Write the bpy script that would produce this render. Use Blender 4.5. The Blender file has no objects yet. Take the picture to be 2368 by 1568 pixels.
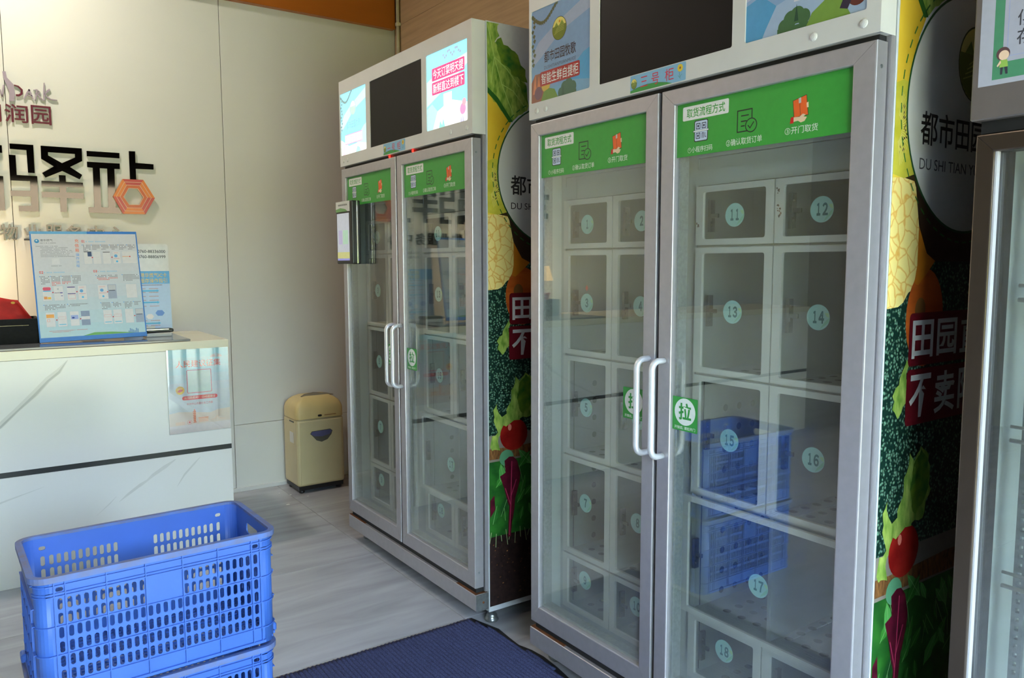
import bpy, bmesh, math, random
from mathutils import Vector, Matrix
from mathutils.geometry import tessellate_polygon
random.seed(7)
scene = bpy.context.scene
COL = scene.collection
PI = math.pi

# ------------------------------------------------------------------ camera
cam_d = bpy.data.cameras.new('camera')
cam = bpy.data.objects.new('camera', cam_d); COL.objects.link(cam)
right = Vector((0.82001649, -0.57233305, -0.00279772))
up = Vector((0.05771656, 0.07782878, 0.99529467))
fwd = Vector((0.5694223, 0.81631952, -0.09685398))
m = Matrix((right, up, -fwd)).transposed().to_4x4()
m.translation = Vector((0, 0, 1.5))
cam.matrix_world = m
cam_d.sensor_width = 36.0
cam_d.lens = 1807.32 / 2368 * 36.0
cam_d.clip_start = 0.05
scene.camera = cam

# ------------------------------------------------------------------ exposure, world, daylight
vs = scene.view_settings
vs.view_transform = 'Standard'; vs.look = 'None'; vs.gamma = 1.0; vs.use_curve_mapping = False
vs.exposure = 0.2
cy = scene.cycles
cy.max_bounces = 6; cy.diffuse_bounces = 3; cy.glossy_bounces = 3; cy.adaptive_threshold = 0.04; cy.transparent_max_bounces = 12; cy.caustics_reflective = False; cy.caustics_refractive = False
SKY_STRENGTH = 26.0
world = bpy.data.worlds.new('daylight'); scene.world = world
world.use_nodes = True
bg = world.node_tree.nodes['Background']
bg.inputs[0].default_value = (0.57, 0.78, 1.0, 1)
bg.inputs[1].default_value = SKY_STRENGTH
# portal: guides sky sampling through the glazed entrance behind the camera
pd = bpy.data.lights.new('entrance_portal', 'AREA'); pd.shape = 'RECTANGLE'; pd.size = 3.2; pd.size_y = 2.5
pd.cycles.is_portal = True
po = bpy.data.objects.new('entrance_portal', pd); COL.objects.link(po)
po.location = (0.8, -1.58, 1.28); po.rotation_euler = (PI/2, 0, PI)

# sun from behind the building: lights the paving and the facade across the street, never reaches the lobby
sd = bpy.data.lights.new('sun', 'SUN'); sd.energy = 26.0; sd.angle = 0.01; sd.color = (1.0, 0.86, 0.66)
so = bpy.data.objects.new('sun', sd); COL.objects.link(so)
so.rotation_euler = Vector((0.55, -0.45, -0.85)).to_track_quat('-Z', 'Y').to_euler()

# ------------------------------------------------------------------ helpers: colour, materials
def lin(c):
    return c/12.92 if c <= 0.04045 else ((c+0.055)/1.055)**2.4
def C(r, g, b):
    return (lin(r/255), lin(g/255), lin(b/255), 1.0)
MATS = {}
def mat(name, col, rough=0.5, metal=0.0, var=0.06, scale=30.0, bump=0.0, bscale=None, emit=0.0, spec=0.5, stretch=None, col2=None, tex='noise', coat=0.0):
    """principled material, colour varied by a procedural texture"""
    if name in MATS: return MATS[name]
    M = bpy.data.materials.new(name); M.use_nodes = True
    nt = M.node_tree; N = nt.nodes; L = nt.links
    b = N['Principled BSDF']
    b.inputs['Roughness'].default_value = rough
    b.inputs['Metallic'].default_value = metal
    b.inputs['Specular IOR Level'].default_value = spec
    if coat: b.inputs['Coat Weight'].default_value = coat; b.inputs['Coat Roughness'].default_value = 0.05
    tc = N.new('ShaderNodeTexCoord')
    mp = N.new('ShaderNodeMapping')
    if stretch: mp.inputs['Scale'].default_value = stretch
    L.new(tc.outputs['Object'], mp.inputs['Vector'])
    if tex == 'noise':
        t = N.new('ShaderNodeTexNoise'); t.inputs['Scale'].default_value = scale; t.inputs['Detail'].default_value = 4
        out = t.outputs['Fac']
    else:
        t = N.new('ShaderNodeTexVoronoi'); t.inputs['Scale'].default_value = scale
        if tex == 'veins':
            t.feature = 'DISTANCE_TO_EDGE'
        out = t.outputs['Distance']
    if tex == 'noise': L.new(mp.outputs[0], t.inputs['Vector'])
    else:
        wn = N.new('ShaderNodeTexNoise'); wn.inputs['Scale'].default_value = scale*0.7; L.new(mp.outputs[0], wn.inputs['Vector'])
        wa = N.new('ShaderNodeVectorMath'); wa.operation = 'MULTIPLY_ADD'; wa.inputs[1].default_value = (0.9/scale,)*3
        L.new(wn.outputs['Color'], wa.inputs[0]); L.new(mp.outputs[0], wa.inputs[2]); L.new(wa.outputs[0], t.inputs['Vector'])
    rp = N.new('ShaderNodeValToRGB')
    c1 = col2 if col2 else tuple(max(0, x*(1-var)) for x in col[:3])+(1,)
    c2 = col if col2 else tuple(min(1, x*(1+var)) for x in col[:3])+(1,)
    rp.color_ramp.elements[0].color = c1; rp.color_ramp.elements[1].color = c2
    if tex == 'noise':
        rp.color_ramp.elements[0].position = 0.3; rp.color_ramp.elements[1].position = 0.7
    elif tex == 'veins':
        rp.color_ramp.elements[0].position = 0.0; rp.color_ramp.elements[1].position = 0.07
    else:
        rp.color_ramp.elements[0].position = 0.08; rp.color_ramp.elements[1].position = 0.5
    L.new(out, rp.inputs[0]); L.new(rp.outputs[0], b.inputs['Base Color'])
    if emit:
        L.new(rp.outputs[0], b.inputs['Emission Color']); b.inputs['Emission Strength'].default_value = emit
    if bump:
        bp = N.new('ShaderNodeBump'); bp.inputs['Strength'].default_value = bump; bp.inputs['Distance'].default_value = 0.002
        if bscale:
            t2 = N.new('ShaderNodeTexNoise'); t2.inputs['Scale'].default_value = bscale
            L.new(mp.outputs[0], t2.inputs['Vector']); L.new(t2.outputs['Fac'], bp.inputs['Height'])
        else:
            L.new(out, bp.inputs['Height'])
        L.new(bp.outputs[0], b.inputs['Normal'])
    MATS[name] = M
    return M
def ink(c, rough=0.4, emit=0.0):
    """flat print colour"""
    key = 'ink_%02x%02x%02x_%d_%d' % (int(c[0]), int(c[1]), int(c[2]), int(rough*100), int(emit*100))
    return mat(key, C(*c), rough, var=0.03, scale=60, emit=emit)
def glass(name, tint, f0=0.05, dirt=0.0, fog=0.0):
    if name in MATS: return MATS[name]
    M = bpy.data.materials.new(name); M.use_nodes = True
    nt = M.node_tree; N = nt.nodes; L = nt.links
    N.remove(N['Principled BSDF'])
    o = N['Material Output']
    tr = N.new('ShaderNodeBsdfTransparent'); tr.inputs[0].default_value = tint
    gl = N.new('ShaderNodeBsdfGlossy'); gl.inputs['Roughness'].default_value = 0.0
    lw = N.new('ShaderNodeLayerWeight'); lw.inputs[0].default_value = 0.5
    pw = N.new('ShaderNodeMath'); pw.operation = 'POWER'; pw.inputs[1].default_value = 5.0
    L.new(lw.outputs['Facing'], pw.inputs[0])
    ml = N.new('ShaderNodeMath'); ml.operation = 'MULTIPLY_ADD'; ml.inputs[1].default_value = 1-f0; ml.inputs[2].default_value = f0
    L.new(pw.outputs[0], ml.inputs[0])
    mx = N.new('ShaderNodeMixShader')
    L.new(ml.outputs[0], mx.inputs[0]); L.new(tr.outputs[0], mx.inputs[1]); L.new(gl.outputs[0], mx.inputs[2])
    last = mx
    if dirt:
        df = N.new('ShaderNodeBsdfDiffuse'); df.inputs[0].default_value = (0.75, 0.8, 0.8, 1)
        tx = N.new('ShaderNodeTexNoise'); tx.inputs['Scale'].default_value = 6; tx.inputs['Detail'].default_value = 5
        tc = N.new('ShaderNodeTexCoord'); L.new(tc.outputs['Object'], tx.inputs['Vector'])
        mm = N.new('ShaderNodeMath'); mm.operation = 'MULTIPLY'; mm.inputs[1].default_value = dirt
        L.new(tx.outputs['Fac'], mm.inputs[0])
        sx = N.new('ShaderNodeSeparateXYZ'); L.new(tc.outputs['Object'], sx.inputs[0])
        fg = N.new('ShaderNodeMapRange'); fg.inputs[1].default_value = 0.62; fg.inputs[2].default_value = 0.22; fg.inputs[3].default_value = 0.0; fg.inputs[4].default_value = fog
        L.new(sx.outputs['Z'], fg.inputs[0])
        fm = N.new('ShaderNodeMath'); fm.operation = 'MULTIPLY_ADD'; L.new(tx.outputs['Fac'], fm.inputs[0]); L.new(fg.outputs[0], fm.inputs[1]); L.new(mm.outputs[0], fm.inputs[2])
        m2 = N.new('ShaderNodeMixShader'); L.new(fm.outputs[0], m2.inputs[0]); L.new(mx.outputs[0], m2.inputs[1]); L.new(df.outputs[0], m2.inputs[2])
        last = m2
    L.new(last.outputs[0], o.inputs[0])
    MATS[name] = M
    return M

# ------------------------------------------------------------------ helpers: objects and meshes
def tag(o, label=None, cat=None, group=None, kind=None):
    if label: o['label'] = label
    if cat: o['category'] = cat
    if group: o['group'] = group
    if kind: o['kind'] = kind
    return o
def empty(name, loc=(0, 0, 0), rz=0.0, parent=None):
    o = bpy.data.objects.new(name, None); COL.objects.link(o)
    o.location = loc; o.rotation_euler = (0, 0, rz); o.empty_display_size = 0.05
    if parent: o.parent = parent
    return o
def link(name, me, parent=None, loc=None):
    o = bpy.data.objects.new(name, me); COL.objects.link(o)
    if parent: o.parent = parent
    if loc: o.location = loc
    return o
class MB:
    """mesh builder"""
    def __init__(s): s.V = []; s.F = []; s.I = []; s.S = []
    def add(s, V, F, i=0, sm=False):
        k = len(s.V); s.V += [tuple(v) for v in V]
        for f in F: s.F.append([k+a for a in f]); s.I.append(i); s.S.append(sm)
        return s
    def bm(s, b, i=0, sm=False):
        b.verts.ensure_lookup_table()
        for n, v in enumerate(b.verts): v.index = n
        s.add([v.co[:] for v in b.verts], [[v.index for v in f.verts] for f in b.faces], i, sm); b.free()
        return s
    def box(s, x0, x1, y0, y1, z0, z1, bev=0.0, i=0, seg=1):
        if x0 > x1: x0, x1 = x1, x0
        if y0 > y1: y0, y1 = y1, y0
        if z0 > z1: z0, z1 = z1, z0
        if not bev:
            V = [(x, y, z) for x in (x0, x1) for y in (y0, y1) for z in (z0, z1)]
            F = [(0, 1, 3, 2), (4, 6, 7, 5), (0, 4, 5, 1), (2, 3, 7, 6), (0, 2, 6, 4), (1, 5, 7, 3)]
            return s.add(V, F, i)
        b = bmesh.new(); bmesh.ops.create_cube(b, size=1.0)
        for v in b.verts:
            v.co = Vector(((x0+x1)/2+v.co.x*(x1-x0), (y0+y1)/2+v.co.y*(y1-y0), (z0+z1)/2+v.co.z*(z1-z0)))
        bmesh.ops.bevel(b, geom=list(b.edges), offset=bev, segments=seg, profile=0.5, affect='EDGES')
        return s.bm(b, i)
    def prism(s, pts, f, d0, d1, i=0, holes=()):
        """pts 2-D outline (with holes); f(u, v, d) -> 3-D; extruded from depth d0 to d1"""
        loops = [list(pts)] + [list(h) for h in holes]
        tri = tessellate_polygon([[Vector((a, b, 0)) for a, b in lp] for lp in loops])
        flat = [p for lp in loops for p in lp]; n = len(flat)
        V = [f(a, b, d0) for a, b in flat] + [f(a, b, d1) for a, b in flat]
        F = []
        for t in tri: F.append(tuple(t)); F.append(tuple(n+a for a in reversed(t)))
        k = 0
        for lp in loops:
            q = len(lp)
            for j in range(q):
                a = k+j; c = k+(j+1) % q
                F.append((a, c, c+n, a+n))
            k += q
        return s.add(V, F, i)
    def tube(s, pts, r, n=10, i=0, closed=False, cap=True):
        P = [Vector(p) for p in pts]; rings = []
        ref = None
        for k, p in enumerate(P):
            a = P[k-1] if k > 0 else (P[-1] if closed else P[0]); b = P[(k+1) % len(P)] if (k < len(P)-1 or closed) else P[-1]
            t = (b-a).normalized()
            if ref is None:
                ref = t.orthogonal().normalized()
            ref = (ref - t*ref.dot(t)).normalized(); w = t.cross(ref)
            rr = r[k] if isinstance(r, (list, tuple)) else r
            rings.append([p+ref*math.cos(2*PI*j/n)*rr+w*math.sin(2*PI*j/n)*rr for j in range(n)])
        V = [v[:] for R in rings for v in R]; F = []
        m_ = len(rings)
        for k in range(m_ if closed else m_-1):
            for j in range(n):
                a = k*n+j; b = k*n+(j+1) % n; c = ((k+1) % m_)*n+(j+1) % n; d = ((k+1) % m_)*n+j
                F.append((a, b, c, d))
        if cap and not closed:
            F.append(tuple(range(n-1, -1, -1))); F.append(tuple((m_-1)*n+j for j in range(n)))
        return s.add(V, F, i, True)
    def lathe(s, prof, cx, cy, n=20, i=0):
        V = []; F = []
        for r, z in prof:
            for j in range(n): V.append((cx+r*math.cos(2*PI*j/n), cy+r*math.sin(2*PI*j/n), z))
        for k in range(len(prof)-1):
            for j in range(n):
                a = k*n+j; b = k*n+(j+1) % n
                F.append((a, b, b+n, a+n))
        F.append(tuple(range(n-1, -1, -1))); F.append(tuple((len(prof)-1)*n+j for j in range(n)))
        return s.add(V, F, i, True)
    def mesh(s, name, mats):
        me = bpy.data.meshes.new(name); me.from_pydata(s.V, [], s.F)
        for m_ in (mats if isinstance(mats, (list, tuple)) else [mats]): me.materials.append(m_)
        me.polygons.foreach_set('material_index', s.I)
        me.polygons.foreach_set('use_smooth', s.S)
        me.update()
        b = bmesh.new(); b.from_mesh(me); bmesh.ops.recalc_face_normals(b, faces=b.faces); b.to_mesh(me); b.free()
        return me
    def build(s, name, mats, parent=None, loc=None):
        return link(name, s.mesh(name, mats), parent, loc)
def rrect(x0, y0, x1, y1, r, n=4):
    P = []
    for cx, cy, a in ((x1-r, y0+r, -PI/2), (x1-r, y1-r, 0), (x0+r, y1-r, PI/2), (x0+r, y0+r, PI)):
        for k in range(n+1):
            t = a+PI/2*k/n; P.append((cx+r*math.cos(t), cy+r*math.sin(t)))
    return P
def circ(cx, cy, rx, ry=None, n=24):
    ry = rx if ry is None else ry
    return [(cx+rx*math.cos(2*PI*k/n), cy+ry*math.sin(2*PI*k/n)) for k in range(n)]
# text outlines from the built-in font
TC = {}
def glyphs(txt, bold=0.0):
    k = (txt, bold)
    if k in TC: return TC[k]
    cu = bpy.data.curves.new('glyphs', 'FONT'); cu.body = txt; cu.size = 1.0; cu.offset = bold; cu.resolution_u = 3
    ob = bpy.data.objects.new('glyphs', cu); COL.objects.link(ob)
    dg = bpy.context.evaluated_depsgraph_get()
    me = bpy.data.meshes.new_from_object(ob.evaluated_get(dg))
    V = [(v.co.x, v.co.y) for v in me.vertices]; F = [list(p.vertices) for p in me.polygons]
    bpy.data.objects.remove(ob); bpy.data.curves.remove(cu); bpy.data.meshes.remove(me)
    xs = [v[0] for v in V]; ys = [v[1] for v in V]
    TC[k] = (V, F, min(xs), max(xs), min(ys), max(ys))
    return TC[k]
class Print:
    """flat print in u (right), v (up); layers lie 0.12 mm apart"""
    def __init__(s, rough=0.4, emit=0.0): s.mb = MB(); s.mats = []; s.rough = rough; s.emit = emit; s.k = 0
    def m(s, c):
        M = c if not isinstance(c, tuple) else ink(c, s.rough, s.emit)
        if M not in s.mats: s.mats.append(M)
        return s.mats.index(M)
    def poly(s, P, c, ly=0):
        P = list(P)
        ar = sum(P[k-1][0]*P[k][1]-P[k][0]*P[k-1][1] for k in range(len(P)))
        if ar < 0: P.reverse()
        s.k += 1; s.mb.add([(a, b, ly+(s.k % 12)*.07) for a, b in P], [list(range(len(P)))], s.m(c)); return s
    def rect(s, x0, y0, x1, y1, c, ly=0): return s.poly([(x0, y0), (x1, y0), (x1, y1), (x0, y1)], c, ly)
    def line(s, pts, w, c, ly=0):
        for a, b in zip(pts[:-1], pts[1:]):
            d = Vector((b[0]-a[0], b[1]-a[1]))
            if d.length == 0: continue
            d.normalize(); n = Vector((-d.y, d.x))*w/2; e = d*w*0.35
            s.poly([(a[0]-n.x-e.x, a[1]-n.y-e.y), (b[0]-n.x+e.x, b[1]-n.y+e.y), (b[0]+n.x+e.x, b[1]+n.y+e.y), (a[0]+n.x-e.x, a[1]+n.y-e.y)], c, ly)
        return s
    def ring(s, P, w, c, ly=0):
        return s.line(list(P)+[P[0]], w, c, ly)
    def text(s, t, x0, y0, x1, y1, c, ly=1, bold=0.0, keep=False):
        V, F, a, b, d, e = glyphs(t, bold)
        sx = (x1-x0)/(b-a); sy = (y1-y0)/(e-d)
        if keep: sx = sy = min(sx, sy)
        s.mb.add([(x0+(v[0]-a)*sx, y0+(v[1]-d)*sy, ly) for v in V], F, s.m(c)); return s
    def build(s, name, parent, f, base=0.0, gap=0.00012):
        me = bpy.data.meshes.new(name)
        me.from_pydata([f(u, v, base+ly*gap) for u, v, ly in s.mb.V], [], s.mb.F)
        for M in s.mats: me.materials.append(M)
        me.polygons.foreach_set('material_index', s.mb.I); me.update()
        return link(name, me, parent)
def copy_tree(o, parent=None, skip=()):
    c = o.copy(); COL.objects.link(c); c.parent = parent
    for ch in o.children:
        if ch.name.split('.')[0] in skip: continue
        copy_tree(ch, c, skip)
    return c

# ------------------------------------------------------------------ materials
M_alu = mat('brushed_aluminium', C(176, 172, 176), 0.38, 0.55, 0.04, 40, bump=0.05, bscale=300)
M_white = mat('white_enamel', C(205, 204, 200), 0.35, 0, 0.03, 8)
M_liner = mat('white_liner', C(184, 188, 185), 0.45, 0, 0.05, 5)
M_locker = mat('locker_white', C(208, 206, 200), 0.4, 0, 0.04, 10)
M_dark = mat('black_rubber_and_shade', C(28, 28, 30), 0.6, 0, 0.1, 30)
M_black = mat('black_plastic', C(22, 22, 24), 0.35, 0, 0.1, 30)
M_screen = mat('dark_screen', C(18, 15, 15), 0.45, 0, 0.05, 20, spec=0.15)
M_chrome = mat('chrome', C(200, 202, 205), 0.15, 1.0, 0.03, 20)
M_zinc = mat('zinc_plate', C(150, 155, 158), 0.35, 0.8, 0.15, 60)
M_rust = mat('rusty_steel', C(104, 60, 28), 0.8, 0.1, 0.5, 45, bump=0.4)
M_gasket = mat('magnetic_gasket', C(150, 152, 150), 0.6, 0, 0.15, 120)
M_handle = mat('satin_handle', C(222, 222, 226), 0.28, 0.35, 0.02, 20)
G_door = glass('door_glass', (0.95, 0.98, 0.965, 1), 0.14, 0.02, 0.22)
G_lock = glass('locker_acrylic', (0.80, 0.81, 0.80, 1), 0.04, 0.03)

# ================================================================== ROOM
def stone_mat():
    M = bpy.data.materials.new('grey_stone_tile'); M.use_nodes = True
    nt = M.node_tree; N = nt.nodes; L = nt.links; b = N['Principled BSDF']
    b.inputs['Roughness'].default_value = 0.22
    tc = N.new('ShaderNodeTexCoord'); oi = N.new('ShaderNodeObjectInfo')
    ad = N.new('ShaderNodeVectorMath'); ad.operation = 'ADD'
    cm = N.new('ShaderNodeCombineXYZ'); mu = N.new('ShaderNodeMath'); mu.operation = 'MULTIPLY'; mu.inputs[1].default_value = 40
    L.new(oi.outputs['Random'], mu.inputs[0]); L.new(mu.outputs[0], cm.inputs[1])
    L.new(tc.outputs['Object'], ad.inputs[0]); L.new(cm.outputs[0], ad.inputs[1])
    mp = N.new('ShaderNodeMapping'); mp.inputs['Rotation'].default_value = (0, 0, 0.45); mp.inputs['Scale'].default_value = (1.0, 6.0, 1)
    L.new(ad.outputs[0], mp.inputs[0])
    n1 = N.new('ShaderNodeTexNoise'); n1.inputs['Scale'].default_value = 1.6; n1.inputs['Detail'].default_value = 8; n1.inputs['Distortion'].default_value = 0.6
    L.new(mp.outputs[0], n1.inputs['Vector'])
    r = N.new('ShaderNodeValToRGB'); r.color_ramp.elements[0].position = 0.32; r.color_ramp.elements[1].position = 0.68
    r.color_ramp.elements[0].color = C(158, 158, 163); r.color_ramp.elements[1].color = C(182, 182, 187)
    L.new(n1.outputs['Fac'], r.inputs[0]); L.new(r.outputs[0], b.inputs['Base Color'])
    return M
M_tile = stone_mat()
RX0, RX1, RY0, RY1, RZ = -4.2, 2.6, -1.6, 5.17, 3.7
floor = tag(MB().box(RX0, RX1+.012, RY0-.2, RY1+.012, -0.1, -0.0035).build('floor', mat('grout', C(96, 90, 86), 0.8)), 'grey stone tile floor with thin dark grout', kind='structure')
T = 0.915; gx, gy = 1.655, 4.558
tm = MB().box(0.0012, T-0.0012, 0.0012, T-0.0012, -0.012, 0.0, 0.0008).mesh('tile', M_tile)
x = gx
while x > RX0: x -= T
while x < RX1:
    y = gy
    while y > RY0: y -= T
    while y < RY1:
        if x >= RX0-0.9 and x < RX1:
            x0, x1_, y0, y1_ = max(x, RX0), min(x+T, RX1), max(y, RY0), min(y+T, RY1)
            if x1_-x0 > 0.02 and y1_-y0 > 0.02:
                if abs(x1_-x0-T) < 1e-4 and abs(y1_-y0-T) < 1e-4: link('tile', tm, floor, (x, y, 0))
                else: MB().box(0.0012, x1_-x0-0.0012, 0.0012, y1_-y0-0.0012, -0.012, 0, 0.0008).build('tile', M_tile, floor, (x0, y0, 0))
        y += T
    x += T
# back wall: grey beige composite panels with thin seams
M_wall = mat('beige_grey_panel', C(212, 211, 204), 0.32, 0, 0.015, 3, bump=0.03, bscale=90)
wb = tag(MB().box(RX0-0.1, RX1+0.1, RY1+0.012, RY1+0.12, -0.1, RZ).build('wall_back', mat('seam_dark', C(70, 66, 60), 0.8)), 'beige grey panelled reception wall', kind='structure')
xs = [RX0, -3.23, -2.07, -0.92, 0.238, 1.388, RX1]
for a, b in zip(xs[:-1], xs[1:]):
    for z0, z1 in ((0.0, 0.446), (0.446, RZ)) if a > 1.3 else ((0.0, RZ),):
        MB().box(a+0.0015, b-0.0015, RY1, RY1+0.012, z0+0.0015, z1-0.001, 0.0008).build('wall_panel', M_wall, wb)
# right wall: wood laminate
M_wood = mat('oak_laminate', C(188, 156, 124), 0.5, 0, 0.12, 3.0, stretch=(1, 0.9, 16))
wr = tag(MB().box(RX1+0.012, RX1+0.12, RY0-0.2, RY1+.1, -0.1, RZ).build('wall_right', mat('seam_brown', C(80, 58, 40), 0.8)), 'brown oak laminate wall behind the fridges', kind='structure')
for y0, y1 in ((RY0, 0.6), (0.6, RY1)):
    for z0, z1 in ((0, 1.94), (1.94, 3.16), (3.16, RZ)):
        MB().box(RX1, RX1+0.012, y0+0.001, y1-0.001, z0+0.001, z1-0.001, 0.0008).build('laminate_panel', M_wood, wr)
M_plain = mat('plain_plaster', C(150, 146, 138), 0.8, 0, 0.03, 4)
tag(MB().box(RX0-0.12, RX0, RY0-.2, RY1+.1, -0.1, RZ).build('wall_left', M_plain), 'plain plaster wall of the lobby', kind='structure')
M_ceil = mat('ceiling_board', C(120, 112, 102), 0.8, 0, 0.03, 3)
tag(MB().box(RX0-0.1, RX1+0.1, RY0-0.1, RY1+0.1, RZ, RZ+0.1).build('ceiling', M_ceil), 'dim lobby ceiling', kind='structure')
# entrance side: opening to the outdoors, dark lintel above it
M_lint = mat('dark_lintel', C(44, 40, 38), 0.6)
wf = MB(); wf.box(RX0, -0.8, RY0-0.2, RY0, -.1, RZ); wf.box(2.4, RX1+0.1, RY0-0.2, RY0, -.1, RZ); wf.box(-0.8, 2.4, RY0-0.2, RY0, 2.55, RZ)
tag(wf.build('wall_front', M_lint), 'entrance wall with wide doorway', kind='structure')
# orange bulkhead along the top of the back wall
M_or = mat('orange_lacquer', C(168, 92, 26), 0.3, 0, 0.12, 2.0, stretch=(1, 1, 3))
tag(MB().box(RX0, RX1-0.02, RY1-0.05, RY1+0.0, 3.135, RZ, 0.003).build('trim_1', M_or), 'orange lacquered band above the panels', kind='structure')
tag(MB().box(1.11, RX1, RY1-0.012, RY1, 0, 0.027, 0.002).build('baseboard_back', M_white), 'thin white baseboard', kind='structure')
# outdoors, seen only in reflections
tag(MB().box(-25, 25, -16, RY0-0.2, -0.15, -0.02).build('pavement', mat('pavement', C(190, 176, 150), 0.9, 0, 0.1, 6)), 'pale paving outside the entrance', kind='structure')
tag(MB().box(-25, 25, -14.4, -14.0, 0, 3.72).build('facade_opposite', mat('beige_facade', C(136, 118, 98), 0.8, 0, 0.06, 2)), 'beige facade across the street', kind='structure')
hg = MB(); rr_ = random.Random(3)
for k in range(60):
    hx_ = -9+k*.31; b_ = bmesh.new(); bmesh.ops.create_icosphere(b_, subdivisions=2, radius=.55+rr_.random()*.3)
    for v_ in b_.verts: v_.co = v_.co*(1+rr_.uniform(-.12, .12)); v_.co += Vector((hx_, -9.5+rr_.uniform(-.03, .03), .75+.25*math.sin(k*1.9)))
    hg.bm(b_)
o = hg.build('hedge', mat('sunlit_hedge', C(150, 160, 60), 0.9, 0, 0.5, 8)); o['kind'] = 'stuff'; o['label'] = 'sunlit clipped hedge across the forecourt'; o['category'] = 'hedge'
# pipe in the corner
pp = empty('conduit_pipe', (RX1-0.018, 5.085, 0))
M_pipe = mat('cream_pvc', C(208, 198, 172), 0.4)
MB().tube([(0, 0, 0), (0, 0, 1.8), (0, 0, RZ)], 0.012, 12).build('pipe', M_pipe, pp)
for z in (0.9, 2.1, 3.162): MB().box(-0.015, 0.018, -0.016, 0.016, z-0.012, z+0.012, 0.004).build('pipe_clip', M_pipe, pp)
tag(pp, 'thin cream conduit pipe running up the wall corner', 'pipe')

# ================================================================== FRIDGES  (local x = depth from the front, y = s from the right side, z up)
W = 1.295
ROWS = [1.722, 1.546, 1.171, 0.805, 0.435, 0.222]
BAYS = [(1.226, 0.968, 0.71), (0.609, 0.336, 0.063)]
def cellhole(mb, x0, x1, y0, y1, hole, f, d0, d1, i=0):
    mb.prism([(x0, y0), (x1, y0), (x1, y1), (x0, y1)], f, d0, d1, i, [hole])
def perf(w, h, pitch, r, f, name, mt, thick=0.0015, margin=0.05, nseg=8):
    """sheet w x h with round holes"""
    mb = MB(); nx = max(1, int((w-2*margin)/pitch)); ny = max(1, int((h-2*margin)/pitch))
    ox = (w-nx*pitch)/2; oy = (h-ny*pitch)/2
    for a in range(nx):
        for b in range(ny):
            x0 = ox+a*pitch; y0 = oy+b*pitch
            tri = [(x0, y0), (x0+pitch, y0), (x0+pitch, y0+pitch), (x0, y0+pitch)]
            hole = circ(x0+pitch/2, y0+pitch/2, r, n=nseg)
            # ring between square and hole
            V = [f(p[0], p[1], 0) for p in tri]+[f(p[0], p[1], 0) for p in hole]
            F = []; q = nseg//4
            cor = [2, 3, 0, 1]
            for k in range(nseg):
                F.append((4+k, 4+(k+1) % nseg, cor[(k//q) % 4]))
            for k in range(4):
                h1 = 4+((k+1)*q) % nseg
                F.append((h1, cor[(k+1) % 4], cor[k]))
            mb.add(V, F)
    for (x0, x1, y0, y1) in ((0, w, 0, oy), (0, w, h-oy, h), (0, ox, oy, h-oy), (w-ox, w, oy, h-oy)):
        mb.add([f(x0, y0, 0), f(x1, y0, 0), f(x1, y1, 0), f(x0, y1, 0)], [(0, 1, 2, 3)])
    return mb.mesh(name, mt)
def frame_mesh(sR, sL, z0, z1, wl, wr, wt, wb, x0, x1, name, mt, bev=0.0):
    """four mitred profiles; sL > sR"""
    mb = MB(); f = lambda u, v, d: (d, u, v); e = 0.0004
    O = [(sL, z0), (sR, z0), (sR, z1), (sL, z1)]; I = [(sL-wl, z0+wb), (sR+wr, z0+wb), (sR+wr, z1-wt), (sL-wl, z1-wt)]
    for k in range(4):
        a, b = O[k], O[(k+1) % 4]; c, d = I[(k+1) % 4], I[k]
        P = [Vector(p) for p in (a, b, c, d)]; cen = sum(P, Vector((0, 0)))/4
        dr = (P[1]-P[0]).normalized()
        P[0] += dr*e; P[3] += dr*e; P[1] -= dr*e; P[2] -= dr*e
        b_ = bmesh.new()
        vs_ = [b_.verts.new((x0, p.x, p.y)) for p in P]+[b_.verts.new((x1, p.x, p.y)) for p in P]
        for fc in ((0, 1, 2, 3), (7, 6, 5, 4), (0, 4, 5, 1), (1, 5, 6, 2), (2, 6, 7, 3), (3, 7, 4, 0)): b_.faces.new([vs_[j] for j in fc])
        bmesh.ops.recalc_face_normals(b_, faces=b_.faces)
        if bev:
            es = [ed for ed in b_.edges if abs(ed.verts[0].co.x-x0) < 1e-6 and abs(ed.verts[1].co.x-x0) < 1e-6 and abs((ed.verts[1].co-ed.verts[0].co).normalized().dot(Vector((0, dr.x, dr.y)))) > 0.99]
            bmesh.ops.bevel(b_, geom=es, offset=bev, segments=2, profile=0.5, affect='EDGES')
        mb.bm(b_)
    return mb.mesh(name, mt)

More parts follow.
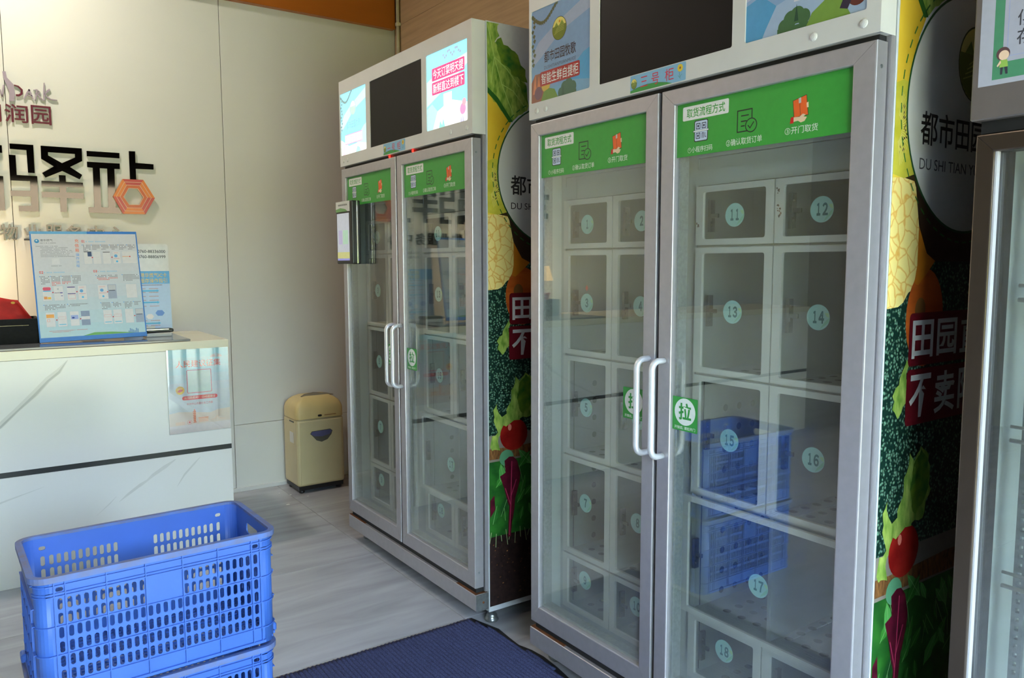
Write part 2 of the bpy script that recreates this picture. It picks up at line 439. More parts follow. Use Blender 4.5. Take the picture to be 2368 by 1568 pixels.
# ---------- prints shared by the fridges
GREEN = (58, 152, 58); INK = (38, 42, 40); PALE = (214, 222, 210)
def banner(wd, hh):
    """pick-up instructions, wd x hh"""
    p = Print(0.35); k = wd/0.53
    X = lambda a: a*k
    p.rect(0, 0, wd, hh, GREEN, 0)
    p.poly(rrect(X(.020), .098, X(.178), .136, .004), (222, 222, 216), 1)
    p.text('取货流程方式', X(.034), .104, X(.166), .130, GREEN, 2, 0.012)
    # scan icon
    p.poly(rrect(X(.062), .036, X(.110), .094, .005), INK, 1); p.poly(rrect(X(.0645), .0385, X(.1075), .0915, .004), (190, 205, 225), 2)
    for cx in (.076, .096):
        for cy in (.078, .052):
            if cx > .09 and cy < .06: continue
            p.rect(X(cx-.0075), cy-.008, X(cx+.0075), cy+.008, (50, 45, 75), 3); p.rect(X(cx-.0055), cy-.0058, X(cx+.0055), cy+.0058, (190, 205, 225), 4); p.rect(X(cx-.0028), cy-.003, X(cx+.0028), cy+.003, (50, 45, 75), 5)
    p.line([(X(.090), .045), (X(.090), .058), (X(.095), .058), (X(.095), .045)], .0018, (50, 45, 75), 3); p.line([(X(.1), .058), (X(.1), .047), (X(.104), .047)], .0018, (50, 45, 75), 3)
    p.poly(rrect(X(.058), .0625, X(.114), .0675, .002), INK, 5); p.poly(rrect(X(.0595), .0633, X(.1125), .0667, .0015), (226, 230, 232), 6)
    # document with tick
    p.ring([(X(.207), .043), (X(.207), .097), (X(.252), .097), (X(.252), .043)], .003, INK, 1)
    for yy, x1 in ((.083, .241), (.069, .235), (.057, .229)): p.line([(X(.219), yy), (X(x1), yy)], .003, INK, 1)
    p.poly(circ(X(.250), .056, X(.0185), .0185), INK, 2); p.poly(circ(X(.250), .056, X(.0158), .0158), GREEN, 3)
    p.line([(X(.241), .056), (X(.247), .049), (X(.258), .063)], .0028, INK, 4)
    # parcel carried on a hand
    p.poly([(X(.370), .096), (X(.408), .105), (X(.414), .056), (X(.374), .054)], (70, 38, 20), 1); p.poly([(X(.3715), .095), (X(.407), .1035), (X(.4125), .0572), (X(.3755), .0555)], (232, 100, 38), 2)
    p.line([(X(.389), .098), (X(.392), .057)], .0012, (110, 50, 20), 3); p.poly([(X(.386), .099), (X(.393), .1005), (X(.3935), .088), (X(.387), .087)], (190, 180, 178), 3)
    p.poly([(X(.366), .056), (X(.374), .058), (X(.374), .042), (X(.364), .042)], (196, 30, 28), 3)
    p.poly([(X(.374), .056), (X(.390), .055), (X(.399), .061), (X(.407), .058), (X(.401), .054), (X(.410), .052), (X(.404), .043), (X(.394), .041), (X(.386), .046), (X(.374), .045)], (224, 196, 160), 4)
    p.poly([(X(.408), .085), (X(.413), .087), (X(.414), .074), (X(.409), .074)], (224, 196, 160), 3)
    p.text('①小程序扫码', X(.040), .008, X(.126), .024, PALE, 1, 0.004)
    p.text('②确认取货订单', X(.172), .010, X(.284), .028, PALE, 1, 0.004)
    p.text('③开门取货', X(.350), .016, X(.440), .034, PALE, 1, 0.004)
    return p
def pull_sticker():
    p = Print(0.4)
    p.poly(rrect(0, 0, .095, .098, .002), (52, 150, 62), 0)
    p.poly(circ(.0475, .056, .0395, n=32), (226, 232, 226), 1)
    p.text('拉', .0235, .032, .0715, .082, (48, 146, 60), 2, 0.03)
    p.text('开锁后, 请拉开门', .008, .004, .087, .0135, (226, 236, 226), 1, 0.01)
    return p
def number_disc(n):
    p = Print(0.4)
    p.poly(circ(0, 0, .033, n=28), (158, 208, 204), 0)
    p.poly([(.005, -.031), (.03, -.012), (.033, .002), (.024, -.006), (.012, -.02)], (140, 200, 170), 1)
    p.poly([(.018, .012), (.03, .012), (.032, .0), (.024, .003)], (170, 214, 160), 1)
    w = .009 if n < 10 else .0195
    ds = [chr(ord(q)+0xFEE0) for q in str(n)]
    for k, q in enumerate(ds):
        cx = (k-(len(ds)-1)/2)*.0185; hw = .0052 if q == '１' else .0078
        p.text(q, cx-hw, -.0155, cx+hw, .0165, (36, 104, 108), 2, 0.042)
    return p
LOGO_Y, LOGO_G = (226, 214, 118), (112, 128, 50)
def logo(p, cx, cy, r, ly, sy=1.0, pale=False):
    if pale:
        p.poly(circ(cx, cy, r, r*sy, 32), (150, 206, 196), ly); p.poly(circ(cx, cy, r*.93, r*.93*sy, 32), (222, 246, 240), ly+1)
        p.poly([(cx+.93*r*math.cos(t), cy+.93*r*sy*math.sin(t)) for t in [PI+k*(PI+.5)/16-.25 for k in range(17)]], (184, 226, 208), ly+2)
        return
    p.poly(circ(cx, cy, r*1.05, r*1.05*sy, 32), (70, 80, 30), ly)
    p.poly(circ(cx, cy, r, r*sy, 32), LOGO_Y, ly+1)
    p.poly(circ(cx+.05*r, cy+.62*r*sy, .13*r, .13*r*sy, 12), (214, 150, 40), ly+2)
    p.poly([(cx-.85*r, cy+.1*r), (cx-.4*r, cy+.6*r*sy), (cx-.1*r, cy+.15*r), (cx+.4*r, cy+.68*r*sy), (cx+.85*r, cy+.1*r)], (128, 150, 62), ly+2)
    lower = [(cx+r*math.cos(t), cy+r*sy*math.sin(t)) for t in [PI+k*(PI+.5)/16-.25 for k in range(17)]]
    p.poly(lower, LOGO_G, ly+3)
    for k in range(4):
        q = .2*k-.5
        p.line([(cx-.75*r+.1*r*k, cy+(q-.15)*r*sy*.7), (cx-.1*r, cy+(q+.12)*r*sy*.7), (cx+.7*r, cy+(q+.2)*r*sy*.7)], r*.035, (176, 184, 96), ly+4)
def header_left(emit):
    w, h = .315, .31
    p = Print(0.18, emit)
    e = emit > 0
    sky = (150, 226, 250) if e else (126, 160, 196)
    p.poly(rrect(0, 0, w, h, .006), sky, 0)
    p.poly([(0, .16), (.04, .2), (.13, .24), (.315, .3), (.315, .25), (.16, .21), (.06, .15), (0, .12)], (196, 240, 252) if e else (158, 172, 196), 1)
    p.poly([(.315, .13), (.28, .12), (.2, .07), (.19, .03), (.315, .03)], (190, 244, 252) if e else (82, 160, 206), 1)
    p.poly([(0, 0), (.315, 0), (.315, .03), (.22, .045), (.1, .04), (0, .08)], (246, 252, 252) if e else (120, 164, 196), 1)
    for k in range(26):
        t = k/26.0
        u, v = (.005+.21*t*1.2, .302-.03*math.sin(t*7)-.01) if k < 15 else (.012+.006*math.sin(k*2.0), .29-(k-15)*.016)
        p.poly([(u-.008, v), (u, v+.007), (u+.009, v+.002), (u+.002, v-.009)], (120, 150, 150) if e else (86, 98, 72), 2)
    logo(p, .155, .222, .036, 3, 1.0, e)
    p.text('都市田园牧歌', .072, .125, .242, .163, (140, 190, 205) if e else (62, 58, 62), 3, 0.01)
    p.text('DUSHITIANYUANMUGE', .072, .104, .242, .115, (150, 200, 210) if e else (96, 100, 112), 3)
    p.poly(rrect(.05, .050, .262, .098, .006), (226, 120, 180) if e else (168, 50, 50), 4)
    if e: p.poly(rrect(.0525, .0525, .2595, .0955, .005), (252, 246, 252), 5)
    p.text('智能生鲜自提柜', .057, .056, .255, .092, (236, 180, 214) if e else (226, 224, 222), 6, 0.006)
    if e:
        p.poly([(.02, .0), (.05, .0), (.045, .05), (.025, .04)], (246, 206, 226), 2)
        p.poly([(.18, .0), (.24, .0), (.23, .02), (.2, .03)], (176, 232, 226), 2)
    else:
        p.poly([(0, 0), (.06, 0), (.075, .045), (.06, .095), (.02, .095), (0, .07)], (150, 92, 74), 2)
        p.poly([(.008, .03), (.022, .1), (.03, .035), (.042, .09), (.055, .03)], (206, 122, 84), 3)
        p.poly(circ(.082, .052, .024), (206, 168, 72), 3); p.poly(circ(.04, .03, .022), (120, 80, 90), 4)
        p.poly([(.055, 0), (.07, .03), (.1, .038), (.13, .03), (.15, 0)], (112, 142, 62), 4)
        for cx, cy, r in ((.165, .012, .016), (.185, .026, .02), (.205, .03, .022), (.225, .02, .02)): p.poly(circ(cx, cy, r), (70, 104, 82), 3)
        p.poly([(.168, 0), (.176, .04), (.184, 0)], (60, 92, 72), 4); p.rect(.15, -.0, .245, .01, (70, 104, 82), 3)
    return p
def header_right(emit):
    w, h = .33, .31
    p = Print(0.18, emit); e = emit > 0
    p.poly(rrect(0, 0, w, h, .006), (150, 228, 250) if e else (134, 164, 200), 0)
    p.poly([(0, .2), (.12, .235), (.33, .26), (.33, .22), (.15, .15), (0, .1)], (206, 244, 252) if e else (170, 178, 202), 1)
    p.poly([(0, 0), (.33, 0), (.33, .07), (.2, .1), (.09, .07), (0, .02)], (248, 252, 252) if e else (160, 180, 206), 1)
    p.poly([(0, .0), (0, .09), (.045, .105), (.09, .07), (.06, .02), (.05, 0)], (180, 240, 250) if e else (84, 152, 196), 2)
    for k in range(12):
        u, v = .14+.012*k, .285-.012*math.sin(k*1.3)
        p.poly([(u-.007, v), (u, v+.006), (u+.008, v+.001), (u+.002, v-.008)], (150, 170, 190) if e else (86, 98, 72), 2)
    pink, wht = ((214, 62, 130), (252, 246, 250)) if e else ((168, 50, 50), (226, 224, 222))
    p.poly(rrect(.045, .197, .305, .248, .005), pink, 3); p.poly(rrect(.045, .140, .305, .191, .005), pink, 3)
    p.text('今天订菜明天提', .054, .203, .296, .242, wht, 4, 0.006)
    p.text('新鲜直达到楼下', .054, .146, .296, .185, wht, 4, 0.006)
    p.rect(.14, .066, .206, .132, (252, 252, 252) if e else (206, 208, 214), 3)   # blank white patch (code left out)
    if e:
        p.poly(circ(.29, .05, .022), (240, 150, 200), 3); p.poly(circ(.3, .075, .015), (236, 170, 190), 4); p.poly([(.27, 0), (.275, .03), (.285, 0), (.29, .035), (.3, 0)], (190, 190, 220), 4)
        p.poly([(.1, 0), (.11, .03), (.125, .01), (.135, .036), (.15, 0)], (150, 226, 214), 3)
    else:
        for cx, cy, r in ((.115, .014, .018), (.132, .028, .02), (.15, .034, .02), (.168, .026, .018)): p.poly(circ(cx, cy, r), (74, 106, 70), 3)
        p.rect(.095, 0, .185, .012, (74, 106, 70), 3); p.poly([(.142, .02), (.148, .06), (.154, .02)], (52, 78, 60), 4)
        p.poly([(.175, 0), (.19, .028), (.225, .05), (.265, .045), (.29, 0)], (120, 152, 70), 4)
        p.poly([(.222, .045), (.234, .085), (.246, .045)], (206, 176, 74), 3)
        p.poly(circ(.285, .06, .026), (130, 74, 54), 5); p.poly(circ(.305, .04, .024), (104, 58, 50), 6); p.poly(circ(.262, .066, .014), (172, 96, 70), 6); p.poly([(.262, .02), (.27, .038), (.29, .03), (.282, .014)], (60, 52, 66), 7)
    return p
def plate(txt):
    p = Print(0.35)
    p.poly(rrect(0, 0, .22, .05, .003), (122, 174, 206), 0)
    p.poly([(0, 0), (.17, 0), (.15, .006), (.11, .013), (.07, .015), (.03, .012), (0, .006)], (52, 142, 62), 1)
    p.line([(.0, .006), (.03, .012), (.07, .0152), (.11, .0132), (.15, .006)], .0008, (40, 100, 70), 2)
    logo(p, .0155, .025, .0115, 2, 1.25)
    a, b, c = txt
    p.text(a, .043, .011 if a != '一' else .024, .072, .040 if a != '一' else .027, (206, 32, 58), 3, 0.0)
    p.text(b, .088, .009, .118, .042, (206, 32, 58), 3, 0.0)
    p.text(c, .141, .009, .175, .043, (206, 32, 58), 3, 0.0)
    for k in range(8): p.poly(circ(.199+.0065*math.cos(k*PI/4), .036+.0065*math.sin(k*PI/4), .0042, n=10), (222, 192, 40), 3)
    p.poly(circ(.199, .036, .0035, n=10), (140, 84, 20), 4)
    p.line([(.196, .026), (.199, .006)], .001, (60, 130, 110), 3); p.line([(.192, .016), (.197, .01), (.205, .018)], .001, (60, 130, 110), 3)
    return p

# ---------- vegetable wrap on the right side of a cabinet
V_cauli = mat('print_squash', C(232, 210, 130), 0.3, tex='veins', scale=24, col2=C(216, 160, 70))
V_broc = mat('print_broccoli', C(16, 44, 36), 0.3, tex='voronoi', scale=110, col2=C(120, 164, 136))
V_let = mat('print_lettuce', C(176, 196, 96), 0.3, tex='noise', scale=22, col2=C(84, 132, 40), stretch=(2.5, 1, 1))
V_letd = mat('print_dark_lettuce', C(122, 150, 44), 0.3, tex='noise', scale=26, col2=C(34, 104, 42))
V_yel = mat('print_yellow_pepper', C(226, 196, 66), 0.3, scale=5, col2=C(206, 160, 34))
V_kiwi = mat('print_golden_kiwi', C(206, 194, 74), 0.3, scale=20, col2=C(176, 168, 44), stretch=(1, 1, 1))
V_tom = mat('print_tomato', C(170, 40, 32), 0.25, scale=12, col2=C(132, 22, 20))
V_org = mat('print_orange_root', C(206, 104, 40), 0.3, scale=9, col2=C(170, 74, 26), stretch=(1, 1, 3))
V_soil = mat('print_soil', C(52, 36, 34), 0.4, scale=60, col2=C(26, 17, 18))
V_greens = mat('print_greens', C(24, 74, 30), 0.3, scale=18, col2=C(52, 120, 44))
V_chard = mat('print_chard', C(112, 26, 50), 0.3, scale=26, col2=C(60, 14, 28))
V_disc = mat('print_pale_disc', C(208, 206, 196), 0.3, scale=2, var=0.03)
def frill(P, amp=.006, step=.014, seed=1):
    rnd = random.Random(seed); out = []
    for k in range(len(P)):
        a, b = P[k], P[(k+1) % len(P)]; d = Vector((b[0]-a[0], b[1]-a[1])); n = max(1, int(d.length/step)); t = Vector((-d.y, d.x)).normalized() if d.length else d
        for j in range(n):
            q = amp*rnd.uniform(-1, 1) if 0.075 < a[0]+d.x*j/n < .7 and a[1]+d.y*j/n < 2.41 else 0
            out.append((a[0]+d.x*j/n+t.x*q, a[1]+d.y*j/n+t.y*q))
    return out
def side_wrap():
    p = Print(0.3)
    x0, x1 = .066, .732
    p.rect(x0, .08, x1, 2.43, (206, 208, 208), 0)
    p.rect(x0, .80, x1, 1.50, V_broc, 1); p.rect(x0, 1.50, .30, 1.80, (66, 48, 30), 1)
    p.poly([(x1, 1.50), (x1, 1.74), (.53, 1.62), (.40, 1.575), (.28, 1.60), (.19, 1.66), (.148, 1.738), (.169, 1.687), (.188, 1.584), (.231, 1.50)], (58, 42, 30), 2)
    p.poly(frill([(.066, 2.427), (.123, 2.427), (.116, 2.42), (.122, 2.385), (.11, 2.373), (.104, 2.359), (.134, 2.341), (.159, 2.295), (.221, 2.262), (.247, 2.223), (.262, 2.15), (.26, 2.11), (.181, 2.058), (.137, 2.089), (.068, 2.164)]), V_let, 2)
    p.poly(frill([(.104, 2.359), (.118, 2.366), (.13, 2.376), (.145, 2.355), (.165, 2.350), (.184, 2.338), (.198, 2.332), (.211, 2.319), (.225, 2.305), (.232, 2.288), (.246, 2.27), (.251, 2.244), (.258, 2.215), (.238, 2.222), (.184, 2.248), (.138, 2.283), (.118, 2.313)]), V_letd, 3)
    p.poly([(.221, 2.228), (.256, 2.206), (.262, 2.138), (.232, 2.179)], V_letd, 3)
    p.poly([(.067, 2.314), (.089, 2.285), (.073, 2.266)], V_letd, 3)
    for a in ([(.07, 2.42), (.1, 2.3), (.135, 2.2), (.19, 2.09)], [(.1, 2.3), (.16, 2.26), (.22, 2.2)], [(.135, 2.2), (.19, 2.18), (.25, 2.12)], [(.085, 2.2), (.1, 2.3)]):
        p.line(a, .0032, (170, 198, 110), 4)
    p.poly([(.068, 2.164), (.109, 2.129), (.179, 2.056), (.153, 2.01), (.136, 1.958), (.128, 1.89), (.13, 1.822), (.144, 1.755), (.16, 1.704), (.114, 1.691), (.066, 1.684)], V_yel, 2)
    p.poly([(.068, 2.182), (.117, 2.146), (.188, 2.060), (.170, 2.056), (.109, 2.126), (.068, 2.160)], (44, 96, 38), 5)
    p.poly([(.066, 1.899), (.098, 1.91), (.128, 1.904), (.13, 1.822), (.148, 1.738), (.165, 1.704), (.114, 1.691), (.066, 1.698)], V_kiwi, 3)
    for k in range(22):
        a = -1.25+2.5*k/21; r = .030+.006*math.sin(k*5.0)
        u, v = .080+r*math.cos(a), 1.80+1.7*r*math.sin(a)
        p.poly([(u, v-.003), (u+.006*math.cos(a), v+.006*math.sin(a)-.001), (u+.006*math.cos(a), v+.006*math.sin(a)+.003), (u, v+.003)], (60, 36, 28), 4)
        p.line([(.076+.018*math.cos(a), 1.80+.03*math.sin(a)), (.078+.05*math.cos(a), 1.80+.085*math.sin(a))], .0012, (226, 214, 130), 4)
    p.poly([(.066, 1.69), (.110, 1.693), (.16, 1.687), (.169, 1.672), (.179, 1.63), (.19, 1.584), (.231, 1.52), (.272, 1.502), (.24, 1.475), (.198, 1.444), (.155, 1.427), (.135, 1.405), (.113, 1.395), (.066, 1.392)], V_cauli, 3)
    p.poly([(.19, 1.584), (.231, 1.52), (.272, 1.502), (.24, 1.475), (.198, 1.444), (.18, 1.45), (.19, 1.49)], (196, 116, 30), 4)
    # round label
    cx, cz, r = .398, 1.857, .281
    p.poly([(cx+(r+.006)*math.cos(t), cz+(r+.006)*math.sin(t)) for t in [k*2*PI/64 for k in range(64)]], (34, 82, 44), 6)
    p.poly(circ(cx, cz, r, n=64), V_disc, 7)
    for k in range(52):
        a0 = k*2*PI/52; a1 = a0+.07; R1, R2 = r+.026, r+.030
        q = [(cx+R*math.cos(a), cz+R*math.sin(a)) for R, a in ((R1, a0), (R2, a0), (R2, a1), (R1, a1))]
        if max(v[0] for v in q) < x1 and min(v[0] for v in q) > x0: p.poly(q, (46, 112, 50), 6)
    logo(p, cx+.03, 1.985, .088, 8)
    p.text('都市田园牧歌', .176, 1.772, .65, 1.852, (44, 40, 38), 8, 0.012)
    p.text('DU SHI TIAN YUAN MU GE', .178, 1.716, .65, 1.742, (60, 56, 54), 8)
    # root vegetable, slogans
    p.poly(circ(.236, 1.365, .086, .118, 28), V_org, 4); p.poly(circ(.213, 1.385, .024, .030, 14), (124, 84, 42), 5)
    p.poly(rrect(.168, 1.250, .54, 1.378, .012), (110, 24, 34), 6)
    p.poly(rrect(.166, 1.105, .56, 1.242, .012), (110, 24, 34), 6)
    for k, ch in enumerate('田园直'): p.text(ch, .183+.116*k, 1.268, .183+.116*k+.098, 1.360, (214, 212, 206), 7, 0.02)
    for k, ch in enumerate('不卖隔'): p.text(ch, .181+.118*k, 1.122, .181+.118*k+.102, 1.228, (214, 212, 206), 7, 0.02)
    p.poly(frill([(.167, 1.265), (.150, 1.252), (.144, 1.243), (.139, 1.225), (.133, 1.209), (.120, 1.203), (.105, 1.184), (.112, 1.172), (.111, 1.157), (.124, 1.148), (.137, 1.125), (.148, 1.142), (.158, 1.154), (.171, 1.18)]), V_let, 4)
    p.poly(frill([(.077, .737), (.074, .77), (.082, .796), (.094, .80), (.109, .81), (.099, .838), (.092, .86), (.085, .89), (.102, .930), (.110, .912), (.114, .892), (.131, .87), (.150, .885), (.164, .912), (.172, .95), (.186, .991), (.201, 1.040), (.218, 1.015), (.25, 1.05), (.29, 1.02), (.30, .93), (.272, .863), (.218, .86), (.174, .829), (.131, .807), (.112, .79), (.12, .737)]), V_let, 4)
    p.poly(frill([(.21, .99), (.25, 1.04), (.29, 1.0), (.29, .92), (.24, .88), (.21, .9)]), V_letd, 5)
    p.rect(x0, .665, x1, .80, (132, 124, 112), 2)
    p.poly([(x0, .745), (.2, .742), (.4, .75), (x1, .74), (x1, .69), (x0, .70)], mat('print_wicker', C(150, 104, 58), 0.4, scale=40, col2=C(84, 52, 28), stretch=(3, 1, 1)), 3)
    p.poly(circ(.189, .793, .069, .066, 28), V_tom, 6); p.poly(circ(.168, .825, .009, .014, 10), (226, 130, 110), 7)
    p.poly([(.131, .84), (.15, .83), (.19, .852), (.22, .85), (.2, .88), (.15, .88)], V_let, 7)
    p.rect(x0, .36, x1, .69, V_greens, 3)
    for k in range(46):
        rnd = random.Random(k); u = .075+rnd.random()*.62; v = .40+rnd.random()*.26; a = rnd.uniform(.6, 2.4); l = rnd.uniform(.05, .10); w_ = l*.34
        d = (math.cos(a), math.sin(a)); n_ = (-d[1], d[0])
        L_ = [(u, v), (u+d[0]*l*.35+n_[0]*w_*.6, v+d[1]*l*.35+n_[1]*w_*.6), (u+d[0]*l*.75+n_[0]*w_*.4, v+d[1]*l*.75+n_[1]*w_*.4), (u+d[0]*l, v+d[1]*l), (u+d[0]*l*.75-n_[0]*w_*.4, v+d[1]*l*.75-n_[1]*w_*.4), (u+d[0]*l*.35-n_[0]*w_*.6, v+d[1]*l*.35-n_[1]*w_*.6)]
        if min(q[0] for q in L_) > x0 and max(q[0] for q in L_) < x1:
            sh = rnd.choice([(62, 140, 52), (46, 112, 44), (92, 172, 84), (32, 84, 38)])
            p.poly(L_, sh, 4+k % 3); p.line([(u, v), (u+d[0]*l*.9, v+d[1]*l*.9)], .0015, (150, 206, 130), 7)
    p.poly([(.141, .688), (.165, .702), (.185, .7), (.205, .68), (.211, .659), (.222, .625), (.217, .593), (.205, .55), (.195, .523), (.19, .47), (.177, .415), (.172, .361), (.158, .361), (.160, .43), (.164, .491), (.15, .53), (.14, .569), (.118, .625), (.135, .632), (.147, .638)], V_chard, 8)
    for a in ([(.165, .37), (.172, .5), (.178, .68)], [(.17, .5), (.145, .57)], [(.172, .53), (.2, .6)]): p.line(a, .004, (190, 60, 96), 9)
    p.poly(circ(.152, .699, .036, .034, 16), (96, 158, 116), 7)
    p.poly([(.07, .53), (.09, .55), (.095, .49), (.07, .46)], V_chard, 8)
    p.rect(x0, .08, x1, .375, V_soil, 5)
    for k in range(90):
        rnd = random.Random(100+k); u = .075+rnd.random()*.6; v = .09+rnd.random()*.26; s_ = rnd.uniform(.002, .005)
        p.poly([(u-s_, v), (u, v+s_*.8), (u+s_, v+s_*.3), (u, v-s_*.7)], rnd.choice([(112, 74, 46), (150, 104, 62), (90, 60, 44)]), 6)
    for k in range(26):
        u = .075+.024*k
        p.line([(u, .395-.01*(k % 3)), (u+.006*((k % 4)-1.5), .35-.02*(k % 2))], .003, (150, 170, 120), 7)
    return p

def make_fridge(X0, Yr):
    R = empty('vending_fridge', (X0, Yr, 0))
    fr = lambda xf, sL, zB: (lambda u, v, d: (xf-d, sL-u, zB+v))
    # body shell
    b = MB()
    b.box(.062, .735, 0, .045, .06, 2.43); b.box(.062, .735, W-.045, W, .06, 2.43)
    b.box(.70, .735, .045, W-.045, .06, 2.43); b.box(.062, .70, .045, W-.045, 1.955, 2.43); b.box(.062, .70, .045, W-.045, .06, .185)
    for y_ in (0, W-.012): MB().box(.046, .062, y_, y_+.012, .15, 1.999).build('front_flange', M_alu, R)
    b.build('cabinet_body', M_liner, R)
    MB().box(.062, .735, -.004, 0, .058, 2.432, .0008).build('side_panel', mat('white_print_sheet', C(196, 200, 204), 0.3), R)
    MB().box(.062, .735, W, W+.004, .058, 2.432, .0008).build('side_panel', V_soil, R)  # unseen dark sheet, added to cut bounce light onto the next fridge
    wrap = side_wrap().build('side_wrap', R, lambda u, v, d: (u, -.0042-d, v))
    # header with three openings
    h = MB(); f = lambda u, v, d: (d, u, v)
    H = [rrect(.970, 2.055, 1.285, 2.365, .006), rrect(.405, 2.055, .925, 2.365, .006), rrect(.034, 2.055, .364, 2.365, .006)]
    h.prism([(0, 2.0), (W, 2.0), (W, 2.43), (0, 2.43)], f, 0.0, .005, 0, H)
    h.box(.009, .061, 0, W, 2.0, 2.43)
    h.box(0.005, .009, 0, W, 2.0, 2.012); h.box(.005, .009, 0, W, 2.418, 2.43); h.box(.005, .009, 0, .012, 2.0, 2.43); h.box(.005, .009, W-.008, W, 2.0, 2.43)
    h.build('header', M_white, R)
    MB().box(.003, .0088, .4055, .9245, 2.0555, 2.3645).build('display_screen', M_screen, R)
    MB().box(.004, .0088, .9705, 1.2845, 2.0555, 2.3645).build('light_box', M_white, R)
    MB().box(.004, .0088, .0345, .3635, 2.0555, 2.3645).build('light_box', M_white, R)
    header_left(0).build('header_poster', R, fr(.0038, 1.285, 2.055))
    header_right(0).build('header_poster', R, fr(.0038, .364, 2.055))
    for s_ in (1.25, 1.2, .165, .04):
        mb = MB(); mb.add(*dome(.0105, .005)); o = mb.build('screw_cap', M_white, R, (0, s_, 2.026))
    # kick plate with zinc end, rusty ledge
    MB().box(0, .06, .002, W-.002, .075, .143, .002).build('kick_plate', M_alu, R)
    MB().box(.004, .058, .006, .12, .143, .1452).add([(.001, .004, .1442), (.001, .16, .1442), (.058, .16, .1442), (.058, .004, .1442)], [(0, 1, 2, 3)]).build('rusty_ledge', M_rust, R)
    MB().box(.003, .06, W-.2, W-.006, .143, .1452).build('rusty_ledge', M_rust, R)
    z = MB(); z.box(.002, .061, -.003, .002, .074, .142, .0006); z.build('end_bracket', M_zinc, R)
    MB().prism(circ(.035, .108, .005, n=10), lambda u, v, d: (u, d, v), -.0045, -.003).build('bracket_screw', M_rust, R)
    MB().box(.015, .062, .02, W-.02, .143, .172).build('sill', M_dark, R)
    MB().box(.02, .062, .013, W-.013, 1.955, 2.0).build('top_gap_rail', M_dark, R)
    for fx in (.10, .66):
        for fy in (.035, W-.035):
            mb = MB(); mb.lathe([(.026, 0), (.03, .006), (.028, .014), (.022, .018), (.024, .024), (.018, .034), (.008, .036), (.008, .062)], fx, fy, 18)
            mb.build('levelling_foot', M_zinc, R)
    # doors
    for side, (sL, sR, wl, wr) in enumerate(((1.287, .666, .048, .050), (.652, .006, .050, .056))):
        D = link('door', frame_mesh(sR, sL, .17, 1.985, wl, wr, .045, .065, 0.0, .042, 'door', M_alu, .0035), R)
        gL, gR = sL-wl, sR+wr
        MB().box(.013, .018, gR-.006, gL+.006, .235-.006, 1.940+.006).build('glass_pane', G_door, D)
        g = MB(); t = .010
        for a in (gR-.003, gL-t+.003): g.box(.020, .056, a, a+t, .236, 1.939)
        g.box(.020, .056, gR, gL, .236, .244); g.box(.020, .056, gR, gL, 1.931, 1.939)
        g.build('gasket', M_gasket, D)
        banner(gL-gR, .145).build('instruction_banner', D, fr(.0126, gL, 1.795))
        ps = pull_sticker()
        ps.build('pull_sticker', D, fr(.0124, (gR+.096) if side == 0 else gL-.001, 1.015))
        hs = .690 if side == 0 else .628
        zt, zb = 1.214, .930
        pts = [(.0, hs, zt)]
        for k in range(7):
            a = PI/2*k/6; pts.append((-.022-.026*math.sin(a), hs, zt-.026+.026*math.cos(a)))
        for k in range(7):
            a = PI/2*k/6; pts.append((-.022-.026*math.cos(a), hs, zb+.026-.026*math.sin(a)))
        pts.append((.0, hs, zb))
        MB().tube(pts, .0095, 12).build('handle', M_handle, D)
    for z_ in (.235, 1.93):          # screws on the right flank of the right-hand door
        MB().prism(circ(.02, z_, .0045, n=10), lambda u, v, d: (u, d, v), .0045, .0062).build('hinge_screw', M_zinc, R)
    # locker front lattice
    lf = MB()
    lf.box(.112, .128, 1.226, W-.045, .185, 1.955); lf.box(.112, .128, .609, .71, .185, 1.955); lf.box(.112, .128, .045, .063, .185, 1.955)
    for (a, c_, d_) in BAYS:
        lf.box(.112, .128, d_, a, 1.722, 1.768); lf.box(.114, .130, d_, a, 1.768, 1.80); lf.box(.110, .128, d_, a, 1.802, 1.955, .001); lf.box(.110, .128, d_, a, .185, .222)
        lf.box(.130, .69, c_-.006, c_+.006, .222, 1.722)
        for s_ in (a, d_): lf.box(.128, .69, s_-.002, s_+.002, .222, 1.722)
    lf.build('locker_rack', M_liner, R)
    for (a, c_, d_) in BAYS:
        back = perf(a-d_, .80-ROWS[-1], .065, .013, lambda u, v, d: (.688, d_+u, ROWS[-1]+v), 'perforated_back', M_liner)
        link('perforated_back', back, R); MB().box(.693, .697, d_, a, ROWS[-1], .80).build('hole_shade_sheet', M_dark, R); MB().box(.687, .690, d_, a, .80, ROWS[0]).build('rear_sheet', M_liner, R)  # black sheet behind the back holes stands in for their shade
        sw = perf(.52, 1.165-ROWS[-1], .065, .0115, lambda u, v, d: (.15+u, a-.007, ROWS[-1]+v), 'perforated_side', M_liner)
        link('perforated_side', sw, R); MB().box(.15, .67, a-.0045, a-.0025, ROWS[-1]+.01, 1.16).build('hole_shade_sheet', M_dark, R)  # shade inside the side holes is put in as a black sheet
        for z_ in ROWS[1:]:
            sh = perf(.56, a-d_, .055, .013, lambda u, v, d: (.128+u, d_+v, z_+.004), 'perforated_shelf', M_liner, margin=.03)
            link('perforated_shelf', sh, R); MB().box(.13, .686, d_+.003, a-.003, z_-.002, z_).build('hole_shade_sheet', M_dark, R)  # black sheet under each shelf imitates shade in its holes
            MB().box(.116, .128, d_, a, z_-.006, z_+.005).build('shelf_lip', M_locker, R)
    n = 0
